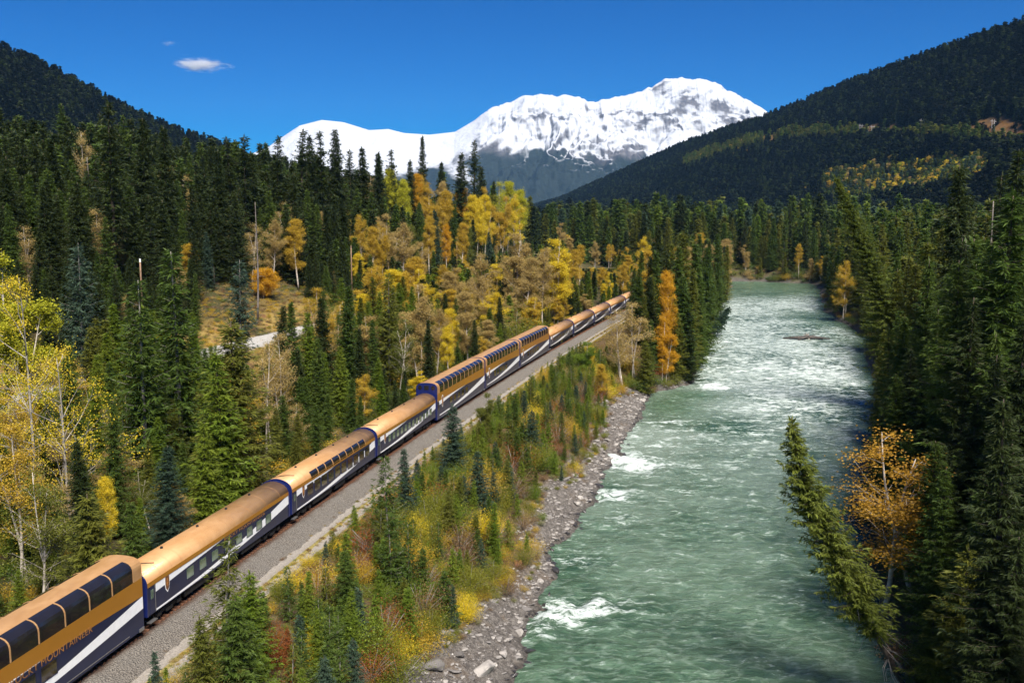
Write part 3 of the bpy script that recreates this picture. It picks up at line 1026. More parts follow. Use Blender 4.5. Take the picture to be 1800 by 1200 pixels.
def unit(v):
    return v / np.maximum(np.linalg.norm(v, axis=-1, keepdims=True), 1e-6)


def conifer(name, H, R, seed, spacing=.6, nb=7, step=.36, size=.62, base=.06, droop=.35, upturn=.25, ragged=.25, shape=.85, trunk_r=None, lean_tip=0.0, gap=0.0, wid=.30, bark=None, limbs=True, split=3):
    """spruce, fir or pine: (trunk mesh, crown mesh)"""
    r = np.random.default_rng(seed)
    P, D, S, LN = [], [], [], []
    z = H * base
    tr = trunk_r or H * .011
    tk = MB()
    pts = [(.02 * H * .06 * math.sin(q * 5 + seed), .0012 * H * math.sin(q * 7 + seed * 2), H * q) for q in np.linspace(0, 1, 10)]
    tk.tube(pts, [tr * (1 - .97 * q) ** .85 + .015 for q in np.linspace(0, 1, 10)], 7)
    while z < H * .985:
        q = z / H
        env = (1 - q) ** shape * (1 - .35 * math.exp(-q / .09)) if base < .2 else (1 - (q - base) / (1 - base)) ** shape * (1 - math.exp(-(q - base + .03) / .12))
        Rz = R * env * r.uniform(.86, 1.1) + .12
        n = max(3, int(nb * r.uniform(.75, 1.25) * (1 if q < .85 else .7)))
        a0 = r.uniform(0, 6.28)
        for b in range(n):
            if r.random() < gap: continue
            az = a0 + 6.283 * b / n + r.normal(0, .25)
            L = Rz * r.uniform(1 - ragged * 1.6, 1 + ragged * .8)
            m = max(2, int(L / step))
            t = (np.arange(m) + r.uniform(.2, .8, m)) / m
            t = np.clip(t, .06, 1)
            zz = z + r.normal(0, .12)
            rise = (.55 * q ** 2 - droop * (1 - q) ** .6 * .8)
            rad = L * t
            hz = zz + L * (rise * t + upturn * t ** 2.2 * (1 - q * .5))
            ca, sa = math.cos(az), math.sin(az)
            base_p = np.stack([rad * ca, rad * sa, hz], 1)
            if limbs and L > 1.0 and r.random() < .5:
                k = m - 1
                tk.tube([(0, 0, zz), tuple(base_p[k // 2]), tuple(base_p[k])], [tr * .16, tr * .1, .01], 3, cap=False)
            fwd = np.array([ca, sa, 0.0])
            side = np.array([-sa, ca, 0.0])
            for sd in (-1, 1):
                ang = r.uniform(.5, 1.15, m) * sd
                d = np.cos(ang)[:, None] * fwd + np.sin(ang)[:, None] * side
                d[:, 2] += r.normal(-.08, .16, m)
                d = unit(d)
                P.append(base_p + r.normal(0, .05, (m, 3)))
                D.append(d)
                sx = np.cross(d, np.array([0, 0, 1.0])) + r.normal(0, .35, (m, 3))
                S.append(unit(sx))
                LN.append(size * (.55 + .9 * (1 - t)) * r.uniform(.7, 1.25, m) * (.55 + .45 * min(1, L / 1.6)))
            # tip and a hanging spray
            P.append(base_p[-1:] - fwd * .15); D.append(unit(fwd + r.normal(0, .2, 3))[None]); S.append(unit(side + r.normal(0, .4, 3))[None]); LN.append([size * r.uniform(.8, 1.3)])
            if droop > .2:
                hh = base_p[::2]
                P.append(hh); d = unit(np.array([ca * .5, sa * .5, -1.0]) + r.normal(0, .3, (len(hh), 3))); D.append(d)
                S.append(unit(side + r.normal(0, .6, (len(hh), 3)))); LN.append(size * r.uniform(.5, .95, len(hh)))
        z += spacing * r.uniform(.75, 1.25) * (1 - .45 * q)
    P.append(np.array([[0, 0, H * .975]])); D.append(np.array([[0, 0, 1.0]])); S.append(np.array([[1.0, 0, 0]])); LN.append([H * .035 + .3])
    P, D, S, LN = np.concatenate(P), np.concatenate(D), np.concatenate(S), np.concatenate([np.asarray(x, float) for x in LN])
    r2 = np.random.default_rng(seed + 5)
    P, S, LN = np.repeat(P, split, 0), np.repeat(S, split, 0), np.repeat(LN, split) * r2.uniform(.65, 1.1, len(LN) * split)
    P = P + r2.normal(0, .06 * size, P.shape)
    D = unit(np.repeat(D, split, 0) + r2.normal(0, .28, P.shape))
    S = unit(S + r2.normal(0, .4, S.shape))
    V, F = blades(P, D, S, LN, LN * wid, .12)
    return tk.mesh(name + '_trunk', bark or M_BARK, True), mesh_from(name + '_crown', V, F, [TINT['green']])


def leaves_at(r, C, spread, n, size):
    """n leaf-sized quads round each centre"""
    C = np.repeat(C, n, 0)
    sp = np.repeat(np.broadcast_to(spread, len(C) // n), n)[:, None]
    P = C + r.normal(0, 1, C.shape) * sp * np.array([1, 1, .8])
    D = unit(r.normal(0, 1, P.shape) + np.array([0, 0, -.15]))
    S = unit(np.cross(D, unit(r.normal(0, 1, P.shape))))
    ln = size * r.uniform(.6, 1.4, len(P))
    return blades(P, D, S, ln, ln * .42, .05)


def broadleaf(name, H, seed, crown=(.25, 1.0), width=.22, n_limb=26, leaf=.26, per=26, fill=1.0, up=.9, bark=None, stems=1, spread=.42, bare=0.0):
    """birch, aspen or cottonwood: rising limbs with leaf clusters along the twigs"""
    r = np.random.default_rng(seed)
    tk = MB()
    C, SP = [], []
    for st in range(stems):
        bx, by = (0, 0) if stems == 1 else (r.normal(0, .05 * H * .5), r.normal(0, .05 * H * .5))
        lean = r.normal(0, .03 if stems == 1 else .09, 2)
        h = H * (1 if st == 0 else r.uniform(.7, .95))
        q = np.linspace(0, 1, 9)
        tx = bx + lean[0] * h * q + .012 * H * np.sin(q * 5 + seed)
        ty = by + lean[1] * h * q + .012 * H * np.cos(q * 4 + seed)
        tr = H * (.011 if stems == 1 else .008)
        tk.tube(list(zip(tx, ty, h * q)), [tr * (1 - .93 * a) + .012 for a in q], 6)
        for k in range(n_limb // stems):
            a = r.uniform(crown[0], .97)
            rel = (a - crown[0]) / (1 - crown[0])
            L = H * width * 1.45 * (rel + .12) ** .35 * (1 - rel) ** .7 * r.uniform(.55, 1.2) + .02 * H
            az = r.uniform(0, 6.283)
            el = up * r.uniform(.6, 1.3)
            o = np.array([np.interp(a, q, tx), np.interp(a, q, ty), h * a])
            d = np.array([math.cos(az) * math.cos(el), math.sin(az) * math.cos(el), math.sin(el)])
            p1 = o + d * L * .5 + r.normal(0, .03 * L, 3)
            p2 = o + d * L + r.normal(0, .05 * L, 3)
            p2[2] = min(p2[2], H * 1.02)
            tk.tube([o, p1, p2], [tr * .28, tr * .18, .012], 4, cap=False)
            for j in range(4):
                f = r.uniform(.35, 1.0)
                b0 = o + (p2 - o) * f
                dd = unit((d + r.normal(0, .6, 3))[None])[0]
                b1 = b0 + dd * L * r.uniform(.2, .45)
                tk.tube([b0, b1], [tr * .1, .008], 3, cap=False)
                if r.random() > bare:
                    C += [b1, b0 * .4 + b1 * .6]
                    SP += [spread * r.uniform(.6, 1.2)] * 2
            if r.random() > bare:
                C += [p2, p1 * .35 + p2 * .65, p1]
                SP += [spread * r.uniform(.6, 1.2)] * 3
    V, F = leaves_at(r, np.array(C), np.array(SP), max(3, int(per * fill)), leaf)
    return tk.mesh(name + '_trunk', bark or M_BIRCHBARK, True), mesh_from(name + '_crown', V, F, [TINT['gold']])


def bush(name, H, seed, n_stem=14, leaf=.17, per=34, width=.55, spread=.26, bark=None):
    r = np.random.default_rng(seed)
    tk = MB()
    C = []
    for k in range(n_stem):
        az, sp = r.uniform(0, 6.283), width * H * math.sqrt(r.random())
        h = H * r.uniform(.55, 1.0) * (1 - .35 * (sp / (width * H)) ** 2)
        tip = np.array([sp * math.cos(az), sp * math.sin(az), h])
        mid = np.array([tip[0] * .4, tip[1] * .4, h * .55])
        tk.tube([(0, 0, 0), mid, tip], [.035, .022, .008], 4, cap=False)
        C += [tip, mid * .3 + tip * .7, mid * .65 + tip * .35, mid]
    C = np.array(C)
    V, F = leaves_at(r, C, spread * H * .42, per, leaf)
    V[:, 2] = np.maximum(V[:, 2], .02)
    return tk.mesh(name + '_stem', bark or M_BARKGREY, True), mesh_from(name + '_foliage', V, F, [TINT['moss']])


def snag_mesh(name, H, seed):
    r = np.random.default_rng(seed)
    m = MB()
    q = np.linspace(0, 1, 8)
    m.tube(list(zip(.02 * H * np.sin(q * 4 + seed) * .4, .01 * H * np.cos(q * 3), H * q)), [H * .009 * (1 - .85 * a) + .02 for a in q], 7)
    for k in range(22):
        a = r.uniform(.3, .98)
        az = r.uniform(0, 6.283)
        L = H * .07 * (1.15 - a) * r.uniform(.4, 1.6) + .2
        m.tube([(0, 0, H * a), (L * math.cos(az), L * math.sin(az), H * a - .15 * L)], [.05, .012], 4, cap=False)
    return m.mesh(name, M_DEADWOOD, True)


PROTO = {}
for i, (R, sp, nb, dr) in enumerate([(4.0, .62, 8, .40), (3.5, .58, 8, .30), (4.6, .66, 9, .5), (3.2, .60, 7, .42), (3.8, .7, 7, .55), (4.6, .62, 8, .2)]):
    PROTO['spruce%d' % i] = (30.0, conifer('spruce', 30, R, 100 + i, sp, nb, .40, .80, .05, dr, .3, .28 if i < 4 else .5, .80 if i < 5 else 1.0, wid=.12, gap=.15 if i == 4 else 0))
for i in range(3):                                                    # fine detail for the nearest ones
    PROTO['nearspruce%d' % i] = (30.0, conifer('near_spruce', 30, [4.4, 3.8, 4.9][i], 110 + i, .62, 8, .36, .66, .05, [.45, .35, .6][i], .3, [.3, .4, .35][i], .8, wid=.085, split=4))
for i in range(2):                                                    # ragged old trees with gaps and bare trunk
    PROTO['oldspruce%d' % i] = (32.0, conifer('old_spruce', 32, 2.8, 120 + i, .8, 7, .42, .8, .22, .45, .25, .45, .62, gap=.18, wid=.13))
for i in range(3):                                                    # layered pines
    PROTO['pine%d' % i] = (22.0, conifer('pine', 22, 3.7, 140 + i, .78, 8, .42, .85, .10 if i else .25, .06, .28, .30, .72, gap=.05 + .1 * (i == 0), wid=.10, bark=M_BARKGREY))
for i in range(3):                                                    # young firs, dense and pointed
    PROTO['youngfir%d' % i] = (6.0, conifer('young_fir', 6, [1.35, 1.1, 1.6][i], 160 + i, .26, 8, .19, .36, .03, .10, .18, .25, .85, trunk_r=.07, wid=.12))
for i in range(2):
    PROTO['midfir%d' % i] = (12.0, conifer('mid_fir', 12, [2.7, 2.2][i], 180 + i, .36, 9, .24, .46, .03, .15, .2, .32, .85, trunk_r=.12, wid=.11))
PROTO['youngpine0'] = (7.0, conifer('young_pine', 7, 1.7, 170, .42, 7, .22, .42, .08, -.05, .3, .3, .7, trunk_r=.08, wid=.10, bark=M_BARKGREY, gap=.1))
for i, (w, fl_, cb, st) in enumerate([(.17, 1.0, .28, 1), (.21, .8, .2, 1), (.19, 1.1, .22, 2), (.15, .9, .35, 1)]):
    PROTO['birch%d' % i] = (20.0, broadleaf('birch', 20, 200 + i, (cb, 1), w, 46, .17, 54, fl_, .95, None, st, .40))
for i in range(2):
    PROTO['thinbirch%d' % i] = (18.0, broadleaf('thin_birch', 18, 220 + i, (.3, 1), .17, 40, .14, 24, 1, .85, None, 2, .5, .15))
PROTO['cottonwood0'] = (26.0, broadleaf('cottonwood', 26, 231, (.12, 1), .29, 56, .135, 30, 1, .75, M_BARKGREY, 2, .48, .34))
PROTO['roundtree0'] = (8.0, broadleaf('round_tree', 8, 241, (.12, 1), .36, 40, .15, 44, 1, .6, None, 1, .42))
for i in range(4):
    PROTO['bush%d' % i] = (2.5, bush('bush', 2.5, 250 + i, 15, .062, 150 - 30 * (i % 2), [.5, .62, .42, .7][i], .42))
PROTO['thinbush0'] = (2.5, bush('thin_bush', 2.5, 260, 24, .055, 36, .5, .4))
for i in range(2):
    PROTO['lowbush%d' % i] = (2.5, bush('low_bush', 2.5, 264 + i, 14, .13, 26, [.5, .65][i], .42))
SNAGS = [snag_mesh('snag', 22, 270 + i) for i in range(2)]
# light versions for woods too far off to tell the trees apart
FAR = {}
for i, (R, dr) in enumerate([(3.3, .35), (2.7, .3), (3.8, .45)]):
    FAR['far%d' % i] = (30.0, conifer('far_spruce', 30, R, 300 + i, 1.15, 6, .9, 1.6, .05, dr, .25, .3, .8, wid=.2, limbs=False, split=2))
for i in range(2):
    FAR['vfar%d' % i] = (28.0, conifer('distant_spruce', 28, 3.0 + .5 * i, 310 + i, 2.6, 5, 1.6, 3.0, .05, .35, .2, .3, .85, wid=.42, limbs=False, split=1))
FAR['farbirch'] = (18.0, broadleaf('far_birch', 18, 320, (.25, 1), .18, 22, .6, 6, 1, .9, None, 1, .55))


# ------------------------------------------------------------------ where trees stand
trees = []


def T(px, ytop, Y, kind, tint, label=None, wf=1.0, hmax=60, cat=None, lean=None, name=None):
    """a tree that the photograph shows: column px, its tip's row and its distance"""
    X, zt = ray(px, ytop, Y)
    while float(water_dist(np.array(X), np.array(Y))[0]) < .3 and Y < 720:          # stands on the bank, never in the river
        Y += 3.0
        X, zt = ray(px, ytop, Y)
    g = gz1(X, Y)
    h = min(max(zt - g, 1.0), hmax)
    trees.append(dict(X=X, Y=Y, g=g, h=h, kind=kind, tint=tint, label=label, wf=wf, hand=True, lean=lean))
    return trees[-1]


def on_ground(px, py, y0=80, y1=620):
    """distance at which the photograph's pixel meets the ground"""
    Ys = np.arange(y0, y1, 1.5)
    X, z = ray(px, py, Ys)
    k = np.nonzero(z <= ground_z(X, Ys))[0]
    return float(Ys[k[0]]) if len(k) else float(y1)


# left of the line, near
T(88, 485, 98, 'cottonwood0', 'yellow', 'sparse bright yellow cottonwood with bare pale upper branches at the left edge')
T(20, 440, 128, 'birch2', 'lime', 'lime-yellow leafy tree at the left picture edge, behind the sparse cottonwood', 1.25)
T(132, 425, 150, 'pine0', 'blue', 'slender grey-green pine with bare grey trunk, right of the lime-yellow tree')
T(243, 490, 112, 'pine1', 'green', 'bushy layered green pine, left one of the big pair above the second coach', 1.15)
T(306, 440, 118, 'pine2', 'green', 'bushy layered green pine, right one of the big pair above the second coach', 1.15)
T(405, 560, 110, 'midfir0', 'olive', 'broad yellow-green fir right of the pair of layered pines', 1.35)
T(385, 620, 104, 'midfir1', 'fresh', 'bright yellow-green fir close behind the second coach', 1.3)
T(285, 780, 92, 'spruce0', 'blue', 'small blue-green spruce close behind the second coach roof', 1.9)
T(415, 455, 165, 'pine0', 'blue', 'thin pale green pine rising above the tan meadow')
T(240, 425, on_ground(240, 505), 'birch0', 'gold', 'small golden birch beside the white-tipped pole', 1.2)
T(333, 430, on_ground(333, 520), 'birch3', 'gold', 'golden birch in front of the dark hillside, left of the blue-green spruce', 1.3)
T(365, 405, on_ground(365, 510), 'spruce0', 'blue', 'blue-green spruce right of a golden birch on the lower hillside', 1.15)
T(462, 470, on_ground(462, 528), 'roundtree0', 'orange', 'round bright orange tree at the upper edge of the tan meadow', 1.3, 15)
T(520, 388, on_ground(520, 508), 'birch0', 'gold', 'golden birch with pale trunk, tallest of the two left of the pole', 1.2)
T(476, 388, on_ground(476, 500), 'birch1', 'tan', 'tan half-bare birch left of a taller golden birch', 1.0)
T(20, 745, 82, 'thinbirch0', 'gold', 'small brownish gold birch low at the left edge behind the nearest coach', 1.3)
T(60, 820, 76, 'thinbirch1', 'olive', None, 1.4)
T(140, 770, 84, 'spruce1', 'dark', None, 1.5)
T(190, 700, 96, 'spruce3', 'green', None, 1.3)
T(160, 860, 74, 'youngfir1', 'olive', None, 1.4)
T(235, 880, 80, 'youngfir2', 'green', None, 1.3)
T(180, 820, 88, 'birch3', 'yellow', 'narrow yellow tree below the sparse cottonwood', .8, 9)
T(355, 740, 100, 'youngfir0', 'fresh', None, 1.3)
T(440, 735, 116, 'youngfir1', 'olive', None, 1.3)
T(490, 590, 138, 'thinbirch0', 'tan', 'thin tan birch with white trunk, right one of the pair above the third coach', 1.1)
T(468, 600, 132, 'thinbirch1', 'tan', 'thin tan birch with white trunk, left one of the pair above the third coach', 1.1)
for px, yt, Y, tn in [(487, 535, 156, 'dark'), (512, 530, 150, 'green'), (540, 545, 152, 'fresh'), (572, 520, 160, 'dark'), (603, 500, 168, 'green'), (632, 575, 158, 'dark'), (560, 590, 146, 'green'), (527, 610, 142, 'dark'),
                      (597, 605, 150, 'fresh'), (655, 560, 170, 'green')]:
    T(px, yt, Y, 'spruce%d' % (len(trees) % 4), tn, None, 1.25)
T(682, 480, 176, 'pine1', 'olive', 'yellow-green pine standing above the fourth coach', 1.1)
T(735, 500, 186, 'birch2', 'tan', 'wide tan-gold birch above the blue-ended dome coach')
T(705, 560, 172, 'thinbirch1', 'olive', None, 1.2)
T(765, 545, 190, 'birch1', 'tan', None, 1.1)
T(790, 528, 184, 'birch3', 'yellow', 'narrow bright orange-yellow birch between tan birches above the dome coach', .95, 12)
T(820, 515, 200, 'birch0', 'tan', None, 1.0)
T(752, 560, 178, 'spruce1', 'dark', None, 1.1)
T(835, 560, 196, 'spruce2', 'dark', None, 1.1)
T(857, 450, 250, 'birch1', 'tan', 'tall tan birch with white trunk left of the big golden birch')
T(904, 410, 292, 'birch2', 'tan', 'tall wide tan-gold birch left of the brightest yellow tree', 1.15)
T(925, 455, 272, 'birch0', 'tan', None, 1.1)
T(974, 420, 288, 'birch2', 'yellow', 'brightest yellow tall birch standing right beside the far coaches', 1.25)
T(955, 440, 282, 'birch1', 'tan', None, 1.0)
T(880, 520, 232, 'spruce0', 'dark', None, 1.2)
T(905, 545, 240, 'bush1', 'moss', None, 1.2)
# hillside colours
for px, yt, Y, tn, kd, wf, lb in [
    (690, 300, 420, 'lime', 'birch0', .85, 'tall lime-yellow birch on the hillside below the dark skyline trees'),
    (707, 318, 415, 'lime', 'birch3', .9, None), (725, 308, 432, 'orange', 'birch0', .85, 'narrow orange birch right of the tall lime-yellow birch'),
    (748, 315, 436, 'gold', 'birch1', .9, None), (760, 330, 430, 'gold', 'birch2', .8, None), (780, 338, 410, 'gold', 'birch0', .9, None), (776, 322, 450, 'tan', 'birch3', .8, None),
    (822, 326, 470, 'orange', 'birch1', .9, None), (828, 346, 440, 'yellow', 'birch0', .9, 'yellow birch below an orange birch, left part of the bright hillside row'), (838, 352, 445, 'yellow', 'birch3', .9, None),
    (852, 329, 480, 'gold', 'birch2', .85, None), (851, 345, 460, 'yellow', 'birch0', .8, None), (873, 323, 520, 'lime', 'thinbirch0', 1.0, 'pale sparse yellow-green birch with white trunk on the hill shoulder'),
    (893, 322, 540, 'lime', 'birch0', .95, 'tallest lime birch at the right end of the hill shoulder'), (916, 336, 545, 'lime', 'birch3', 1.1, 'outermost lime birch at the right end of the hill shoulder'),
    (905, 345, 530, 'yellow', 'birch1', .9, None), (882, 345, 505, 'gold', 'birch2', .9, None), (659, 312, 400, 'tan', 'thinbirch1', 1.0, 'brown half-bare birch left of the tall lime-yellow birch'),
    (636, 381, 330, 'gold', 'birch1', .9, None), (655, 401, 318, 'gold', 'birch0', .9, None), (667, 400, 322, 'gold', 'birch2', .85, None), (686, 376, 340, 'tan', 'birch2', 1.1, None), (703, 395, 330, 'tan', 'birch1', 1.1, None),
    (722, 398, 345, 'olive', 'birch0', 1.0, None), (754, 384, 360, 'gold', 'birch3', .8, None), (735, 425, 320, 'tan', 'birch2', 1.0, None), (786, 396, 372, 'orange', 'birch3', .7, None),
    (812, 394, 380, 'gold', 'birch0', .85, None), (822, 398, 385, 'olive', 'birch3', .8, None), (670, 470, 262, 'gold', 'birch1', 1.1, None), (720, 490, 252, 'gold', 'birch1', 1.1, None),
    (790, 480, 262, 'tan', 'birch0', 1.2, None), (810, 470, 276, 'tan', 'birch2', 1.2, None), (835, 490, 262, 'tan', 'birch1', 1.1, None), (300, 300, 300, 'gold', 'birch1', .9, 'single golden birch among dark spruces high on the left hillside'),
    (322, 312, 305, 'tan', 'thinbirch0', 1.1, None), (144, 232, 290, 'tan', 'thinbirch1', .9, None), (560, 375, 330, 'tan', 'birch3', .9, None), (990, 392, 640, 'tan', 'birch2', 1.0, None), (1020, 432, 420, 'gold', 'birch0', 1.0, None),
    (1010, 440, 380, 'gold', 'birch3', 1.0, None), (1045, 425, 520, 'tan', 'birch1', 1.0, None), (1095, 465, 372, 'gold', 'birch0', .9, None), (1070, 430, 560, 'gold', 'birch3', .9, None), (1135, 418, 480, 'yellow', 'birch1', 1.0, None),
    (1175, 395, 700, 'tan', 'birch2', 1.4, None), (1195, 392, 690, 'tan', 'birch1', 1.3, None), (1240, 395, 720, 'tan', 'birch2', 1.3, None), (1262, 398, 715, 'tan', 'birch1', 1.2, None)]:
    T(px, yt, Y, kd, tn, lb, wf)
for px, yt, Y, tn in [(766, 368, 365, 'blue'), (832, 384, 395, 'dark'), (861, 407, 390, 'blue'), (800, 360, 420, 'green'), (735, 355, 400, 'green'), (890, 440, 420, 'green'), (700, 470, 270, 'dark'), (760, 440, 310, 'green')]:
    T(px, yt, Y, 'spruce%d' % (len(trees) % 4), tn, None, 1.15)
for px, yt, Y, kd, wf in [(480, 238, 330, 'oldspruce0', 1.4), (520, 226, 340, 'oldspruce1', 1.4), (548, 236, 350, 'spruce0', 1.2), (566, 230, 345, 'oldspruce0', 1.3), (592, 226, 350, 'spruce2', 1.1), (640, 258, 380, 'spruce1', 1.3), (614, 262, 370, 'oldspruce1', 1.3),
                          (668, 268, 395, 'spruce3', 1.3), (690, 262, 420, 'oldspruce0', 1.3), (742, 240, 440, 'spruce3', .9), (722, 280, 430, 'spruce0', 1.1), (772, 284, 460, 'spruce1', 1.1), (808, 268, 470, 'spruce0', 1.2), (832, 246, 480, 'oldspruce1', 1.1),
                          (846, 292, 490, 'spruce2', 1.2), (866, 318, 520, 'spruce3', 1.1), (425, 236, 300, 'oldspruce1', 1.5), (405, 240, 300, 'oldspruce0', 1.5), (380, 262, 280, 'spruce1', 1.2), (245, 205, 235, 'spruce2', 1.1), (187, 178, 220, 'oldspruce0', 1.3), (285, 222, 260, 'spruce3', 1.2)]:
    T(px, yt, Y, kd, 'dark', None, wf)
# the clump on the rocky point
for px, yt, Y, tn, wf in [(1153, 396, 276, 'dark', 1.0), (1128, 441, 268, 'green', 1.05), (1200, 405, 252, 'olive', 1.1), (1222, 425, 262, 'green', 1.1), (1238, 432, 282, 'green', 1.0), (1143, 450, 252, 'dark', 1.0), (1185, 455, 260, 'dark', 1.0),
                          (1212, 470, 240, 'olive', 1.1), (1112, 470, 286, 'green', 1.0), (1252, 425, 330, 'dark', 1.0), (1266, 408, 400, 'green', 1.1), (1276, 430, 440, 'olive', 1.1), (1228, 500, 248, 'green', 1.0), (1165, 430, 300, 'dark', 1.0),
                          (1250, 470, 300, 'green', 1.1), (1195, 520, 233, 'olive', 1.2), (1260, 460, 360, 'green', 1.1)]:
    T(px, yt, Y, 'spruce%d' % (len(trees) % 4), tn, None, wf * 1.15)
T(1172, 556, 222, 'birch2', 'orange', 'bright orange-gold birch at the foot of the spruce clump', 1.0)
T(1178, 480, 232, 'birch3', 'orange', 'narrow golden birch squeezed between tall spruces of the clump', .7)
T(1118, 535, 222, 'thinbirch0', 'tan', 'tan birch with several white stems, left of the spruce clump', 1.5)
T(1098, 545, 214, 'thinbirch1', 'tan', None, 1.4)
for px, yt, Y, tn in [(1120, 470, 246, 'green'), (1138, 485, 240, 'dark'), (1156, 440, 250, 'green'), (1172, 440, 256, 'dark'), (1190, 430, 246, 'green'), (1205, 480, 236, 'green'), (1214, 520, 234, 'dark'), (1182, 500, 236, 'dark'), (1222, 460, 262, 'green'),
                      (1145, 560, 224, 'green'), (1240, 480, 300, 'dark'), (1232, 540, 252, 'green')]:
    T(px, yt, Y, 'spruce%d' % (len(trees) % 6), tn, None, 1.3)
T(1135, 600, 218, 'youngfir2', 'olive', None, 1.3)
# right bank
for px, yt, Y, kd, tn, wf, lb in [
    (1690, 288, 150, 'spruce2', 'dark', 1.05, 'tallest dark spruce above the right bank, tip against the far hillside'),
    (1765, 330, 98, 'spruce0', 'green', 1.5, 'huge dark spruce filling the right picture edge'), (1800, 260, 112, 'spruce2', 'dark', 1.2, None), (1728, 420, 104, 'spruce3', 'green', 1.2, None),
    (1700, 520, 95, 'spruce1', 'dark', 1.3, None), (1640, 480, 128, 'spruce0', 'green', 1.2, None), (1590, 555, 142, 'spruce2', 'green', 1.25, None), (1610, 610, 122, 'spruce0', 'dark', 1.35, None), (1585, 660, 126, 'spruce1', 'green', 1.3, None),
    (1660, 400, 170, 'spruce3', 'olive', 1.1, None), (1755, 620, 82, 'spruce2', 'dark', 1.3, None), (1800, 560, 78, 'spruce0', 'dark', 1.3, None), (1690, 700, 84, 'spruce1', 'dark', 1.3, None), (1580, 470, 200, 'spruce0', 'olive', 1.1, None),
    (1630, 400, 230, 'spruce2', 'green', 1.1, None), (1580, 440, 260, 'spruce1', 'green', 1.1, None), (1530, 470, 285, 'spruce3', 'olive', 1.1, None), (1660, 780, 92, 'spruce3', 'dark', 1.35, None), (1625, 720, 104, 'spruce2', 'dark', 1.4, None),
    (1780, 770, 72, 'spruce3', 'dark', 1.3, None), (1720, 860, 76, 'youngfir2', 'green', 1.3, None), (1715, 340, 190, 'oldspruce0', 'dark', 1.1, None), (1745, 300, 180, 'oldspruce1', 'dark', 1.1, None), (1565, 600, 168, 'spruce0', 'green', 1.2, None),
    (1790, 700, 64, 'spruce0', 'dark', 1.2, None), (1740, 960, 66, 'spruce1', 'dark', 1.5, None), (1690, 960, 72, 'youngfir1', 'olive', 1.4, None), (1640, 1060, 72, 'youngfir0', 'olive', 1.4, None), (1780, 930, 62, 'spruce2', 'dark', 1.4, None)]:
    T(px, yt, Y, kd, tn, lb, wf)
T(1487, 462, 330, 'birch1', 'gold', 'golden birch at the water of the right bank, left of the leaning spruce', 1.0)
T(1425, 455, 480, 'birch0', 'tan', None, 1.0)
T(1405, 430, 560, 'birch3', 'gold', None, .9)
T(1312, 430, 600, 'birch2', 'tan', None, 1.1)
# autumn birch and two leaning spruces
T(1606, 752, 93, 'thinbirch1', 'amber', 'birch with sparse orange-gold leaves beside the leaning spruce on the right bank', 1.85, 60, lean=(-.05, 0))

# ------------------------------------------------------------------ fill the woods
def far_enough(X, Y, dmin):
    return all((X - q['X']) ** 2 + (Y - q['Y']) ** 2 > dmin * dmin for q in trees)


def scatter(n, xr, yr, keep, seed):
    r = np.random.default_rng(seed)
    X, Y = r.uniform(*xr, n), r.uniform(*yr, n)
    s = track_offset(X, Y)
    d, a, b, c = water_dist(X, Y)
    k = keep(X, Y, s, d, a, b, c, r)
    return X[k], Y[k]


def thin(X, Y, cell, seed=0):
    """keep one point per jittered cell"""
    seen, out = set(), []
    for i in range(len(X)):
        c_ = cell * (1 + max(0, Y[i] - 200) / 900)
        key = (int(X[i] / c_), int(Y[i] / c_))
        if key not in seen:
            seen.add(key)
            out.append(i)
    return X[out], Y[out]


hx = np.array([(q['X'], q['Y']) for q in trees])


def open_places(X, Y):
    d2 = ((X[:, None] - hx[None, :, 0]) ** 2 + (Y[:, None] - hx[None, :, 1]) ** 2).min(1)
    return d2 > (1.6 + Y * .006) ** 2


